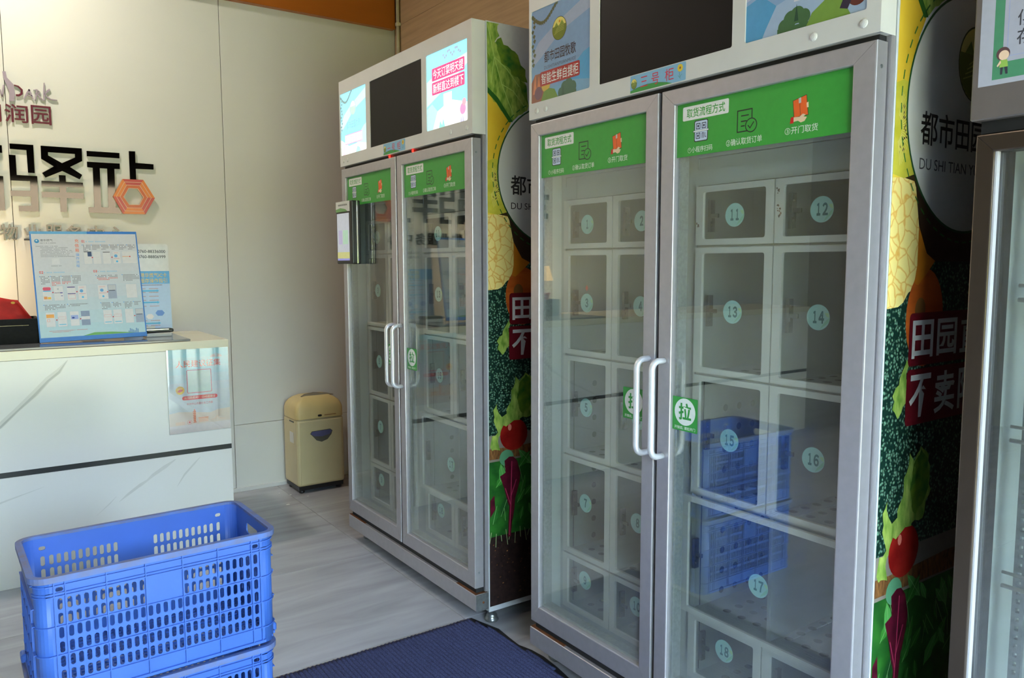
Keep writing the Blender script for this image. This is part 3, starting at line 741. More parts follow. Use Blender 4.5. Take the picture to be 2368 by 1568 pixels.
    for bi, (a, c_, d_) in enumerate(BAYS):
        for r in range(5):
            zt, zb = ROWS[r], ROWS[r+1]
            wide = bi == 1 and r == 3
            cols = ((a, d_),) if wide else ((a, c_), (c_, d_))
            for ci, (s1, s0) in enumerate(cols):
                n += 1
                s1_, s0_ = s1-.002, s0+.002; z1_, z0_ = zt-.003, zb+.004
                xf = .102
                if wide: s1_ += .018; xf = .084; z1_ += .0; 
                ld = MB()
                hole = rrect(s0_+.026, z0_+.017, s1_-.026, z1_-.017, .006, 2)
                ld.prism([(s0_, z0_), (s1_, z0_), (s1_, z1_), (s0_, z1_)], lambda u, v, d: (d, u, v), xf, xf+.011, 0, [hole])
                L_ = ld.build('locker_door', M_locker, R)
                MB().box(xf+.0075, xf+.0105, s0_+.022, s1_-.022, z0_+.013, z1_-.013).build('window_pane', G_lock, L_)
                zc = {0: 1.632, 1: 1.360, 2: .99, 3: .643, 4: .357}[r]
                sc = {(0, 0): 1.105, (0, 1): .84, (1, 0): .472, (1, 1): .20}[(bi, ci)]
                if wide: sc, zc = .345, .605
                number_disc(n).build('number_sticker', L_, fr(xf+.0074, sc, zc))
                lt = MB(); lx = xf+.016; ls = s1_-.030; lz = (zt+zb)/2
                lt.box(lx, lx+.02, ls-.011, ls, lz-.046, lz+.046, .001); lt.box(lx+.002, lx+.009, ls-.036, ls-.010, lz-.006, lz+.006, .001); lt.box(lx, lx+.004, ls-.016, ls-.010, lz-.016, lz-.004); 
                for q in (-.026, .026): lt.box(lx, lx+.004, ls-.019, ls-.013, lz+q-.003, lz+q+.003)
                lt.build('lock_latch', M_black, L_)
    return R
def dome(r, h, n=12):
    V = [(-h, 0, 0)]; F = []
    for k, (rr, hh) in enumerate(((.55, .85), (.9, .45), (1, 0))):
        V += [(-h*hh, r*rr*math.cos(2*PI*j/n), r*rr*math.sin(2*PI*j/n)) for j in range(n)]
    for j in range(n): F.append((0, 1+j, 1+(j+1) % n))
    for k in range(2):
        for j in range(n): F.append((1+k*n+j, 1+k*n+(j+1) % n, 1+(k+1)*n+(j+1) % n, 1+(k+1)*n+j))
    return V, F
near = make_fridge(1.665, .982)
plate('三号柜').build('number_plate', near, lambda u, v, d: (-.0003-d, .782-u, 2.003+v))
tag(near, 'large nearer fridge locker with unlit header posters and number three plate', 'fridge', 'vegetable pick-up fridges')
far = copy_tree(near, None, skip=('number_plate', 'header_poster'))
far.location = (1.64, 2.615, 0)
header_left(0.72).build('header_poster', far, lambda u, v, d: (.0038-d, 1.285-u, 2.055+v))
header_right(0.72).build('header_poster', far, lambda u, v, d: (.0038-d, .364-u, 2.055+v))
plate('一号柜').build('number_plate', far, lambda u, v, d: (-.0003-d, .782-u, 2.003+v))
tag(far, 'further fridge locker in the corner with backlit header posters and side tablet', 'fridge', 'vegetable pick-up fridges')
rs = Print(0.8); rr_ = random.Random(11)
for s_, z_, n_ in ((.324, 1.688, 5), (.322, 1.648, 8), (.320, 1.628, 7), (.600, 1.605, 5)):
    for k in range(n_):
        u_, v_, q_ = -s_+rr_.uniform(-.005, .005), z_+rr_.uniform(-.008, .008), rr_.uniform(.0012, .0032)
        rs.poly([(u_+q_*math.cos(t)*rr_.uniform(.6, 1.3), v_+q_*math.sin(t)*rr_.uniform(.6, 1.4)) for t in [j*PI/4 for j in range(8)]], rr_.choice([(112, 66, 30), (140, 88, 44), (88, 52, 28)]), 0)
rs.build('rust_spots', near, lambda u, v, d: (.1016-d, -u, v))
rd = Print(0.4); rd.poly([(0, -.011), (.008, 0), (0, .011), (-.008, 0)], (206, 52, 40), 0)
rd.build('red_mark', near, lambda u, v, d: (.1092-d, 1.105-u, 1.412+v))
M_led = mat('red_led', C(255, 30, 20), 0.4, emit=6.0)
for s_ in (.745, .515):
    mb = MB(); mb.add(*dome(.006, .006)); mb.build('indicator_light', M_led, far, (.014, s_, 1.993))
# payment tablet on the left door of the far fridge
tb = MB(); tb.box(-.052, -.006, 1.045, 1.245, 1.497, 1.812, .006, seg=2); tbo = tb.build('payment_tablet', M_black, far)
pt = Print(0.25, 0.35)
pt.rect(.012, .018, .165, .255, (186, 192, 204), 0); pt.rect(.012, .018, .165, .06, (196, 196, 132), 1); pt.rect(.012, .018, .165, .028, (150, 150, 220), 2); pt.rect(.085, .10, .15, .17, (170, 206, 186), 1); pt.rect(.03, .1, .075, .17, (176, 172, 206), 1)
pt.build('tablet_screen', tbo, lambda u, v, d: (-.0522-d, 1.245-u, 1.497+v))
pt = Print(0.4); pt.rect(0, 0, .175, .052, (206, 208, 202), 0); pt.poly([(0, 0), (.15, 0), (.12, .012), (.06, .02), (0, .014)], (110, 160, 96), 1)
for k in range(9): pt.rect(.03+.013*k, .03, .04+.013*k, .038, (110, 112, 110), 1)
pt.build('tablet_label', tbo, lambda u, v, d: (-.0522-d, 1.245-u, 1.497+.263+v))
MB().box(-.030, -.022, 1.040, 1.0452, 1.50, 1.81, .001).build('silver_edge', M_chrome, tbo)

# ---------- third fridge, cut by the right edge of the picture
def third_fridge():
    R = empty('display_fridge', (1.72, -.50, 0)); W3 = 1.307
    b = MB()
    b.box(.06, .70, 0, .04, .06, 2.3); b.box(.06, .70, W3-.04, W3, .06, 2.3); b.box(.66, .70, .04, W3-.04, .06, 2.3); b.box(.06, .66, .04, W3-.04, 1.77, 2.3); b.box(.06, .66, .04, W3-.04, .06, .18)
    b.build('cabinet_body', M_liner, R)
    MB().box(.061, .70, W3, W3+.003, .06, 2.3, .0006).build('side_panel', V_soil, R)  # unseen dark sheet, added to keep the gap beside it in shade
    M_grey = mat('grey_steel_header', C(122, 114, 110), 0.45, 0.5, 0.04, 20); M_champ = mat('champagne_profile', C(96, 84, 74), 0.3, 0.85, 0.04, 20)
    MB().box(-.002, .06, -.004, W3+.004, 1.787, 2.32, .003).build('header', M_grey, R)
    MB().box(.02, .06, .01, W3-.01, 1.762, 1.787).build('hinge_rail', M_dark, R)
    p = Print(0.6)
    p.rect(0, 0, .36, .26, (172, 174, 186), 0); p.rect(.026, .010, .334, .25, (72, 138, 102), 1); p.rect(.044, .042, .318, .235, (170, 172, 186), 2)
    p.ring([(.052, .052), (.052, .228), (.31, .228), (.31, .052)], .001, (150, 160, 206), 3)
    p.text('便', .068, .106, .096, .136, (58, 58, 66), 3, 0.01); p.text('存', .068, .070, .096, .100, (58, 58, 66), 3, 0.01)
    p.poly(circ(.045, .058, .0125, .013), (92, 62, 66), 4); p.poly(circ(.0465, .055, .0095, .0095), (232, 200, 170), 5)      # small child figure
    p.poly([(.040, .046), (.053, .046), (.055, .032), (.039, .032)], (148, 186, 84), 5); p.poly([(.040, .046), (.034, .036), (.036, .034), (.042, .041)], (232, 200, 170), 5)
    p.poly([(.041, .032), (.046, .032), (.045, .018), (.041, .018)], (52, 54, 66), 5); p.poly([(.048, .032), (.054, .032), (.055, .018), (.051, .018)], (52, 54, 66), 5)
    p.build('paper_notice', R, lambda u, v, d: (-.0023-d, W3-.009-u, 1.853+v))
    for sL, sR in ((W3-.010, .66), (.646, .010)):
        D = link('door', frame_mesh(sR, sL, .13, 1.758, .036, .036, .036, .04, 0, .045, 'door', M_champ, .003), R)
        MB().box(.020, .025, sR+.03, sL-.03, .166, 1.726).build('glass_pane', G_door, D)
        MB().box(.006, .020, sL-.040, sL-.036, .17, 1.722).build('lit_jamb_strip', M_handle, D)  # bright strip added to stand for daylight on the jamb
        g = MB(); g.box(.028, .058, sL-.052, sL-.034, .16, 1.73); g.box(.028, .058, sR+.034, sR+.05, .16, 1.73); g.build('gasket', M_dark, D)
    for s_ in (W3-.10, .70, .60, .10):
        st = MB(); f_ = lambda u, v, d: (.10+d, s_+u, v)
        z_ = .2
        while z_ < 1.7:
            cellhole(st, -.012, .012, z_, z_+.02, [(-.004, z_+.005), (.004, z_+.005), (.004, z_+.015), (-.004, z_+.015)], f_, 0, .012); z_ += .02
        st.build('slotted_upright', M_zinc, R)
    for z_ in (.45, .80, 1.12, 1.42):
        ws = MB()
        for k in range(26): ws.tube([(.09, .09+k*.045, z_), (.60, .09+k*.045, z_)], .002, 5)
        ws.tube([(.09, .07, z_), (.09, W3-.07, z_)], .005, 6); ws.tube([(.60, .07, z_), (.60, W3-.07, z_)], .005, 6); ws.tube([(.09, .07, z_+.03), (.09, W3-.07, z_+.03)], .004, 6)
        ws.build('wire_shelf', M_white, R)
    MB().box(0, .06, .002, W3-.002, .06, .122, .002).build('kick_plate', M_alu, R)
    for fx in (.1, .6):
        for fy in (.05, W3-.05):
            mb = MB(); mb.lathe([(.026, 0), (.028, .014), (.022, .018), (.018, .03), (.008, .034), (.008, .062)], fx, fy, 14); mb.build('levelling_foot', M_zinc, R)
    return tag(R, 'grey framed fridge at the right edge with a paper notice on its header', 'fridge')
third_fridge()

# ================================================================== RECEPTION DESK
def marble(name, base, vein, rough, scale=0.9, rot=0.7, amount=1.0):
    M = bpy.data.materials.new(name); M.use_nodes = True
    nt = M.node_tree; N = nt.nodes; L = nt.links; b = N['Principled BSDF']
    b.inputs['Roughness'].default_value = rough
    tc = N.new('ShaderNodeTexCoord'); mp = N.new('ShaderNodeMapping'); mp.inputs['Rotation'].default_value = (0, rot, 0); mp.inputs['Scale'].default_value = (0.55, 1, 1.6)
    L.new(tc.outputs['Object'], mp.inputs[0])
    n1 = N.new('ShaderNodeTexNoise'); n1.inputs['Scale'].default_value = scale; n1.inputs['Detail'].default_value = 6; n1.inputs['Distortion'].default_value = 0.5
    L.new(mp.outputs[0], n1.inputs['Vector'])
    sb = N.new('ShaderNodeMath'); sb.operation = 'SUBTRACT'; sb.inputs[1].default_value = 0.5; L.new(n1.outputs['Fac'], sb.inputs[0])
    ab = N.new('ShaderNodeMath'); ab.operation = 'ABSOLUTE'; L.new(sb.outputs[0], ab.inputs[0])
    r = N.new('ShaderNodeValToRGB'); r.color_ramp.elements[0].position = 0.0; r.color_ramp.elements[0].color = vein; r.color_ramp.elements[1].position = 0.018; r.color_ramp.elements[1].color = base
    n2 = N.new('ShaderNodeTexNoise'); n2.inputs['Scale'].default_value = 1.7; L.new(tc.outputs['Object'], n2.inputs['Vector'])
    mr = N.new('ShaderNodeMapRange'); mr.inputs[1].default_value = 0.56; mr.inputs[2].default_value = 0.75; L.new(n2.outputs['Fac'], mr.inputs[0])
    mr.inputs[4].default_value = amount
    mx = N.new('ShaderNodeMix'); mx.data_type = 'RGBA'; mx.inputs[6].default_value = base
    L.new(ab.outputs[0], r.inputs[0]); L.new(mr.outputs[0], mx.inputs[0]); L.new(r.outputs[0], mx.inputs[7]); L.new(mx.outputs[2], b.inputs['Base Color'])
    return M
M_marb = marble('white_marble', C(230, 227, 219), C(200, 198, 190), 0.2, amount=0.25)
M_marb2 = marble('cream_marble_edge', C(224, 216, 190), C(176, 162, 132), 0.15, 2.2)
desk = empty('reception_desk', (0, 4.2, 0)); DX0, DX1 = -2.8, 1.112
MB().box(DX0, DX1, .02, .62, 0, 1.06).build('carcass', M_white, desk)
MB().box(DX0, DX1, 0, .02, .55, 1.062, .001).build('front_panel', M_marb, desk)
MB().box(DX0, DX1, 0, .02, 0, .524, .001).build('front_panel', M_marb, desk)
MB().box(DX0, DX1, .004, .02, .524, .55).build('dark_inlay', mat('dark_inlay', C(30, 32, 34), 0.3), desk)
MB().box(DX0-.01, DX1+.002, -.003, .66, 1.063, 1.106, .0015).build('counter_top', M_marb2, desk)
# long marble vein sweeping over the upper panel, a few streaks on the lower one
vm = mat('grey_marble_vein', C(188, 186, 178), 0.2, var=0.08, scale=12); vm2 = mat('pale_marble_vein', C(214, 211, 202), 0.2, var=0.03, scale=12)
v = Print(0.2)
def streak(pts, ws, ly=0):
    L_ = []; R_ = []
    for k, (a, w_) in enumerate(zip(pts, ws)):
        p0 = Vector(pts[max(0, k-1)]); p1 = Vector(pts[min(len(pts)-1, k+1)]); d = (p1-p0).normalized(); n = Vector((-d.y, d.x))*w_/2
        L_.append((a[0]+n.x, a[1]+n.y)); R_.append((a[0]-n.x, a[1]-n.y))
    v.poly(L_+R_[::-1], vm if ly else vm2, ly)
streak([(-.30, .56), (-.05, .68), (.092, .769), (.16, .835), (.235, .905), (.29, .965), (.335, 1.0), (.375, 1.05)], (.006, .018, .026, .022, .03, .026, .024, .004))
streak([(-.30, .556), (-.05, .674), (.092, .762), (.16, .828), (.235, .898), (.29, .958), (.335, .994), (.37, 1.045)], (.002, .006, .009, .007, .012, .009, .010, .002), 1)
streak([(.56, .33), (.60, .36), (.66, .40), (.70, .425)], (.001, .012, .015, .002)); streak([(.66, .39), (.72, .44), (.78, .475), (.83, .505)], (.001, .016, .018, .004))
streak([(.83, .36), (.87, .42), (.92, .47), (.95, .50)], (.001, .010, .009, .002)); streak([(.46, .28), (.52, .33), (.55, .36)], (.001, .005, .001)); streak([(-.6, .2), (-.2, .33), (.1, .42), (.25, .46)], (.002, .012, .008, .001))
v.build('marble_veins', desk, lambda u, w_, d: (u, -.0004-d, w_))
tag(desk, 'long white marble reception desk with a dark horizontal inlay', 'desk')

# glass desk pad
pad = MB().box(-.4, .93, 4.215, 4.62, 1.1065, 1.117, .002).build('desk_pad', mat('grey_glass_pad', C(112, 116, 120), 0.08, 0, 0.05, 4))
tag(pad, 'grey glass pad lying along the marble counter top', 'desk pad')

# ---------- framed notice on the desk front
po_ = empty('acrylic_notice', (.806, 4.1955, .636)); PW, PH = .302, .432
MB().box(0, PW, -.004, 0, 0, PH, .001).build('backing', M_white, po_)
p = Print(0.08)
for k in range(10):
    t = k/9.0
    c = (int(206+20*t) if t < .5 else int(216-46*(t-.5)*2), int(206+12*t), int(206+22*t))
    p.rect(.001, .001+(PH-.002)*k/10, PW-.001, .001+(PH-.002)*(k+1)/10, c, 0)
p.poly([(.001, .03), (.001, .105), (.05, .112), (.12, .105), (.2, .095), (.24, .108), (.301, .112), (.301, .03)], (232, 206, 186), 1)
p.poly([(.001, .001), (.301, .001), (.301, .045), (.001, .04)], (232, 214, 206), 2)
p.text('人民建议征集', .042, .338, .262, .374, (226, 72, 52), 2, 0.005)
for cx, r in ((.225, .012), (.24, .017), (.256, .012)):
    for q in (1, .7, .4): p.ring([(cx+r*q*math.cos(a), .385+r*q*math.sin(a)) for a in [k*PI/8 for k in range(9)]], .0012, (232, 140, 130), 2)
p.ring(rrect(.094, .205, .212, .322, .004), .003, (214, 60, 70), 2); p.rect(.098, .209, .208, .318, (206, 214, 204), 2)        # code left out
p.poly(circ(.058, .222, .021, n=24), (240, 184, 60), 2); p.poly([(.044, .216), (.056, .228), (.072, .226), (.068, .217), (.056, .212)], (206, 60, 40), 3); p.line([(.047, .236), (.069, .236)], .002, (200, 110, 50), 3)
p.poly(rrect(.066, .170, .240, .190, .0099), (226, 48, 58), 2)
p.text('请扫码或拨打12345提建议', .076, .174, .230, .187, (250, 222, 200), 3)
p.text('中共中山市委社会工作部', .088, .142, .216, .155, (206, 66, 74), 2, 0.005)
for k in range(7): p.rect(.117-.0005*k if k else .116, .05+.009*k, .131-.0004*(6-k) if k else .132, .054+.009*k, (232, 112, 76), 3); p.rect(.1195, .054+.009*k, .1285, .059+.009*k, (238, 160, 120), 3)
p.poly([(.119, .113), (.129, .113), (.124, .122)], (232, 112, 76), 3)
p.rect(.142, .05, .19, .074, (240, 186, 150), 3); p.rect(.14, .07, .192, .074, (236, 150, 110), 4); p.rect(.03, .044, .075, .06, (240, 200, 172), 3)
p.ring(circ(.098, .054, .011, n=20), .0015, (232, 130, 120), 3); p.poly(circ(.098, .054, .005), (226, 110, 100), 3)
p.line([(.205, .055), (.225, .06), (.235, .075), (.242, .06), (.275, .055)], .002, (242, 190, 150), 3)
p.build('printed_sheet', po_, lambda u, w_, d: (u, -.0042-d, w_))
MB().box(-.0015, PW+.0015, -.0085, -.0062, -.0015, PH+.0015, .0004).build('acrylic_cover', glass('clear_acrylic', (.97, .98, .98, 1), .05), po_)
tag(po_, 'acrylic covered red and pale blue notice fixed on the desk front', 'notice')

# ---------- large instruction board on the desk, leaning back
BW, BH = .481, .556
bd = empty('instruction_board', (.279, 4.40, 1.1205)); bd.rotation_euler = (math.radians(-13.2), math.radians(-.9), 0)
MB().box(0, BW, 0, .010, 0, BH, .002).build('board', mat('blue_board_edge', C(70, 128, 206), 0.4), bd)
p = Print(0.3)
BL1, BL2 = (66, 132, 210), (110, 176, 222)
p.rect(.001, .001, BW-.001, BH-.001, BL1, 0); p.poly([(.001, BH-.001), (.001, BH-.014), (.25, BH-.014), (.25, BH-.001)], BL2, 1)
for k in range(8): p.rect(.006, .022+(BH-.036)*k/8, BW-.006, .022+(BH-.036)*(k+1)/8, (214-int(30*(1-k/7)**2), 214-int(2*(1-k/7)), 218), 1)
p.poly([(.19, .022), (.24, .036), (.32, .034), (.43, .023)], (112, 176, 92), 2)
for k in range(7): p.rect(.395+.007*k, .022, .400+.007*k, .034+.012*((k*3) % 4)/3, (110, 150, 190), 2)
p.poly(circ(.028, .506, .0105), (70, 152, 206), 2); p.poly(circ(.0275, .509, .004), (206, 228, 240), 3)
p.text('港华燃气', .042, .504, .096, .516, (50, 56, 76), 2)
def dashes(x0, x1, y, h, c, step=.0056, seed=0, fill=.62):
    rnd = random.Random(seed); x_ = x0
    while x_ < x1:
        if rnd.random() < .86: p.rect(x_, y, min(x_+step*fill, x1), y+h, c, 3)
        x_ += step
GR = (140, 142, 150); GK = (132, 134, 140)
dashes(.042, .11, .494, .004, GR, .004, 5)
for k in range(8): dashes(.022 if k < 1 else .04, (.12, .16, .15, .18, .178, .165, .162, .185)[k], .478-.0075*k, .0032, GR, .0034, k)
p.rect(.085, .388, .118, .419, (222, 222, 224), 2); dashes(.08, .125, .378, .003, GR, .003, 3)
for k, ch in enumerate('充值易'): p.text(ch, .192-.0012*k, .498-.0245*k, .210-.0012*k, .516-.0245*k, (238, 112, 72), 2, 0.004)
for k, ch in enumerate('操作流程'): p.text(ch, .192-.001*k, .428-.019*k+.0, .207-.001*k, .443-.019*k, (70, 156, 226), 2)
for t, x_, y_ in (('01', .222, .498), ('02', .026, .342), ('03', .262, .342)):
    for q, tc_ in enumerate(t): p.text(chr(ord(tc_)+0xFEE0), x_+.009*q, y_, x_+.009*q+(.005 if tc_ == '1' else .008), y_+.013, (222, 56, 60), 2, 0.03); dashes(x_+.02, x_+.108, y_+.002, .0055, (150, 200, 226), .006, 8)
def block(x0, y1, w_, n, c=GK, red=0, seed=0):
    p.poly(circ(x0-.004, y1-.003, .0022, n=8), (70, 156, 226), 3)
    for k in range(n+red): dashes(x0, x0+w_*(1 if k < n+red-1 else .6), y1-.0062-.0072*k, .0044, c if k < n else (226, 110, 110), .0064, seed*13+k)
def shot(x0, y0, w_, h_, kind):
    p.rect(x0-.001, y0-.001, x0+w_+.001, y0+h_+.001, (186, 198, 212), 2); p.rect(x0, y0, x0+w_, y0+h_, (224, 222, 222), 3)
    if kind == 'pink': p.poly(rrect(x0+.002, y0+h_*.72, x0+w_-.002, y0+h_*.95, .006), (228, 96, 122), 4); p.rect(x0+.002, y0+h_*.64, x0+w_-.002, y0+h_*.72, (110, 186, 226), 4); p.rect(x0+.004, y0+.008, x0+w_*.48, y0+h_*.3, (238, 164, 96), 4); p.rect(x0+w_*.52, y0+.008, x0+w_-.004, y0+h_*.26, (240, 196, 90), 4)
    if kind == 'bar': p.rect(x0+.002, y0+h_*.52, x0+w_-.003, y0+h_*.55, (90, 86, 120), 4); p.rect(x0+w_*.65, y0+h_*.5, x0+w_-.004, y0+h_*.56, (88, 80, 160), 5); p.rect(x0+w_*.72, y0+h_*.3, x0+w_-.004, y0+h_*.34, (88, 80, 170), 4); p.poly(circ(x0+w_*.45, y0+h_*.8, .004), (180, 184, 190), 4)
    if kind == 'blue': p.rect(x0+.002, y0+h_*.88, x0+w_-.002, y0+h_*.94, (74, 70, 140), 4); p.rect(x0+.002, y0+h_*.42, x0+w_-.002, y0+h_*.47, (74, 70, 140), 4); p.ring([(x0+.004, y0+h_*.1), (x0+w_-.004, y0+h_*.1), (x0+w_-.004, y0+h_*.36), (x0+.004, y0+h_*.36)], .0008, (226, 130, 130), 4)
    if kind == 'dot': p.poly(circ(x0+w_*.4, y0+h_*.62, .008), (110, 172, 222), 4); p.poly(circ(x0+w_*.5, y0+h_*.18, .005), (90, 190, 236), 4); p.rect(x0+.004, y0+h_*.4, x0+w_-.006, y0+h_*.44, (222, 170, 176), 4); p.rect(x0+.006, y0+h_*.84, x0+w_-.01, y0+h_*.9, (232, 196, 196), 4)
    if kind == 'dev': p.rect(x0, y0, x0+w_, y0+h_, (164, 174, 192), 4); p.rect(x0+.002, y0+h_*.62, x0+w_-.002, y0+h_*.97, (200, 202, 204), 5); p.rect(x0+.004, y0+h_*.56, x0+w_-.006, y0+h_*.6, (70, 74, 84), 5)
    if kind == 'orange': p.rect(x0+.002, y0+h_*.62, x0+w_-.003, y0+h_*.86, (240, 170, 84), 4); p.ring([(x0+.005, y0+h_*.36), (x0+.015, y0+h_*.36), (x0+.015, y0+h_*.52), (x0+.005, y0+h_*.52)], .001, (236, 120, 90), 4)
    if kind == 'grey': p.rect(x0, y0, x0+w_, y0+h_, (142, 156, 180), 4); p.rect(x0, y0+h_*.4, x0+w_, y0+h_*.62, (224, 222, 222), 5)
    if kind == 'photo': p.rect(x0+.003, y0+h_*.46, x0+w_-.003, y0+h_*.74, (160, 176, 222), 4); p.poly(circ(x0+w_*.34, y0+h_*.56, .006, .004), (50, 70, 150), 5)
    if kind == 'dark': p.rect(x0+w_*.5, y0+h_*.6, x0+w_, y0+h_*.96, (72, 92, 126), 4); p.rect(x0+.002, y0+h_*.93, x0+w_, y0+h_*.98, (70, 70, 76), 5)
    if kind == 'top': p.rect(x0+.002, y0+h_*.9, x0+w_-.002, y0+h_*.95, (64, 66, 72), 4)
    if kind == 'link': p.rect(x0+.004, y0+h_*.1, x0+w_-.004, y0+h_*.16, (110, 196, 226), 4); p.ring([(x0+.003, y0+h_*.5), (x0+w_-.003, y0+h_*.5), (x0+w_-.003, y0+h_*.66), (x0+.003, y0+h_*.66)], .0007, (226, 130, 130), 4)
def dot(x_, y_): p.poly(circ(x_, y_, .0032, n=8), (216, 50, 56), 6)
for k in range(6): block(.228+.041*k, .488, .034, 4 if k else 5, seed=k+20)
for k, (x_, kd) in enumerate(((.226, 'dark'), (.268, 'x'), (.312, 'top'), (.358, 'dot'))): shot(x_, .386, .036, .066, kd)
shot(.402, .386, .068, .066, 'x'); p.rect(.403, .422, .437, .4245, (238, 160, 96), 5); dot(.264, .420); dot(.354, .420); dot(.438, .423)
for k in range(4): block(.030+.0455*k, .330, .038, (6, 4, 4, 6)[k], red=(0, 3, 2, 0)[k], seed=k+30)
block(.276, .330, .095, 2, red=2, seed=40); block(.396, .330, .074, 5, seed=41)
for x_, kd in ((.032, 'pink'), (.080, 'bar'), (.137, 'blue'), (.185, 'dot')): shot(x_, .205, .038 if kd != 'bar' else .041, .072, kd)
shot(.274, .205, .044, .072, 'dot'); shot(.320, .205, .038, .072, 'dev'); shot(.404, .205, .05, .072, 'x'); dot(.076, .246); dot(.180, .246); dot(.317, .24)
block(.036, .187, .088, 4, seed=50); block(.138, .187, .085, 2, seed=51); block(.285, .187, .04, 5, seed=52); block(.337, .187, .038, 4, seed=53); block(.391, .187, .034, 5, seed=54); block(.436, .187, .03, 3, seed=55)
for x_, kd in ((.036, 'orange'), (.086, 'link'), (.140, 'photo'), (.188, 'grey'), (.288, 'link'), (.334, 'link'), (.388, 'x'), (.436, 'dev')): shot(x_, .075, .038, .072, kd)
dot(.081, .108); dot(.184, .108); dot(.331, .11); dot(.431, .11)
dashes(.045, .21, .052, .003, (206, 110, 110), .0034, 60); dashes(.058, .14, .046, .003, (206, 110, 110), .0034, 61)
p.build('printed_sheet', bd, lambda u, w_, d: (u, -.0002-d, w_))
MB().prism([(0, .004), (.10, .028), (.012, .30), (0, .30)], lambda u, v, d: (BW/2+d, .010+u, v), -.05, .05).build('easel_stay', M_white, bd)
tag(bd, 'wide blue edged instruction board leaning back on the counter', 'board')

# ---------- narrow sign behind it
SW, SH = .25, .505
sg = empty('gas_card_sign', (.690, 4.68, 1.1065)); sg.rotation_euler = (math.radians(-4), 0, 0)
MB().prism(rrect(0, 0, SW, SH, .012), lambda u, v, d: (u, d, v), 0, .005).build('sign_plate', mat('white_acrylic', C(224, 222, 214), 0.25), sg)
MB().box(.02, SW-.02, -.035, .06, 0, .006, .001).build('foot_plate', M_white, sg)
p = Print(0.3)
p.rect(.0, .02, SW, .355, (176, 200, 226), 0); p.rect(0, .285, SW, .355, (86, 166, 216), 1)
p.text('0760-88336000', .094, .455, .236, .472, (64, 64, 66), 1, 0.012); p.text('0760-88806999', .094, .426, .236, .443, (64, 64, 66), 1, 0.012)
p.text('港华燃气IC卡', .10, .320, .236, .345, (228, 196, 50), 2, 0.002); p.text('圈存操作指引', .10, .290, .236, .315, (228, 196, 50), 2, 0.002)
def dsh2(x0, x1, y, c, seed):
    rnd = random.Random(seed); x_ = x0
    while x_ < x1:
        p.rect(x_, y, x_+.0032, y+.0035, c, 2); x_ += .0044
dsh2(.07, .21, .276, (90, 60, 70), 0)
for y_ in (.246, .182, .066): p.poly([(.06, y_-.004), (.18, y_-.004), (.18, y_-.008), (.192, y_), (.18, y_+.008), (.18, y_+.004), (.06, y_+.004)], (66, 172, 216), 2)
for k, y_ in enumerate((.256, .236, .214, .192, .160, .080, .052)): dsh2(.075, .12, y_, (176, 110, 90), k); dsh2(.14, .185, y_, (176, 110, 90), k+20)
for cx, c in ((.082, (74, 110, 190)), (.19, (66, 122, 200))): p.poly([(cx+.024*math.cos(k*PI/3), .122+.018*math.sin(k*PI/3)) for k in range(6)], c, 3)
p.poly([(.138+.02*math.cos(k*PI/3), .104+.016*math.sin(k*PI/3)) for k in range(6)], (226, 218, 218), 3)
p.rect(.11, .022, .16, .05, (206, 208, 190), 3)
p.build('printed_sheet', sg, lambda u, w_, d: (u, -.0002-d, w_))
tag(sg, 'narrow white and blue sign with phone numbers behind the instruction board', 'sign')

# ---------- black box with a red cloth bag, small device
bx = empty('black_tray_box', (-.16, 4.44, 1.117))
o = MB(); o.box(0, .445, 0, .01, 0, .121, .002); o.box(0, .445, .22, .23, 0, .121, .002); o.box(0, .01, .01, .22, 0, .121); o.box(.435, .445, .01, .22, 0, .121); o.box(.01, .435, .01, .22, 0, .01)
o.build('box_shell', mat('black_leather', C(24, 23, 23), 0.6, 0, 0.2, 60, bump=0.2, spec=0.12), bx)
MB().box(0, .40, -.0012, 0, .088, .090).build('brass_line', mat('dull_brass', C(120, 108, 84), 0.4, 0.5), bx)
tag(bx, 'low black box standing on the counter beside the instruction board', 'box')
b = bmesh.new(); bmesh.ops.create_grid(b, x_segments=14, y_segments=10, size=0.5)
rc = MB(); V = [vv.co.copy() for vv in b.verts]; b.free()
nx, ny = 15, 11
def redp(i_, j_, back):
    u = i_/(nx-1); w_ = j_/(ny-1)
    x_ = -.13+.39*u + (.012*w_ if u > .5 else 0)
    topz = .165+.055*min(1, u*1.6)-.012*math.sin(u*9) - (.10*max(0, u-.86)/.14)
    z_ = .012+(topz-.012)*w_
    y_ = .05+.05*math.sin(w_*2.2)+.008*math.sin(u*13+w_*4)+(.06*(1-w_)**.5+.012 if back else 0)
    return (x_+.15, y_, z_)
Vg = [redp(i_, j_, 0) for j_ in range(ny) for i_ in range(nx)]+[redp(i_, j_, 1) for j_ in range(ny) for i_ in range(nx)]
Fg = []
for s_ in (0, nx*ny):
    for j_ in range(ny-1):
        for i_ in range(nx-1):
            a = s_+j_*nx+i_; Fg.append((a, a+1, a+1+nx, a+nx))
for j_ in range(ny-1):
    for i_ in (0, nx-1):
        a = j_*nx+i_; Fg.append((a, a+nx, a+nx+nx*ny, a+nx*ny))
for i_ in range(nx-1):
    for j_ in (0, ny-1):
        a = j_*nx+i_; Fg.append((a, a+1, a+1+nx*ny, a+nx*ny))
rb = empty('red_cloth_bag', (-.16, 4.44, 1.117))
rc.add(Vg, Fg, 0, True).build('cloth', mat('red_cloth', C(196, 34, 26), 0.7, 0, 0.15, 20, bump=0.15, bscale=200), rb)
pr = Print(0.6)
pr.poly(circ(.345, .196, .009, .006, 10), (226, 170, 60), 0); pr.poly(circ(.21, .03, .007), (226, 170, 60), 0)
pr.build('gold_mark', rb, lambda u, w_, d: (u, .088-d, w_))
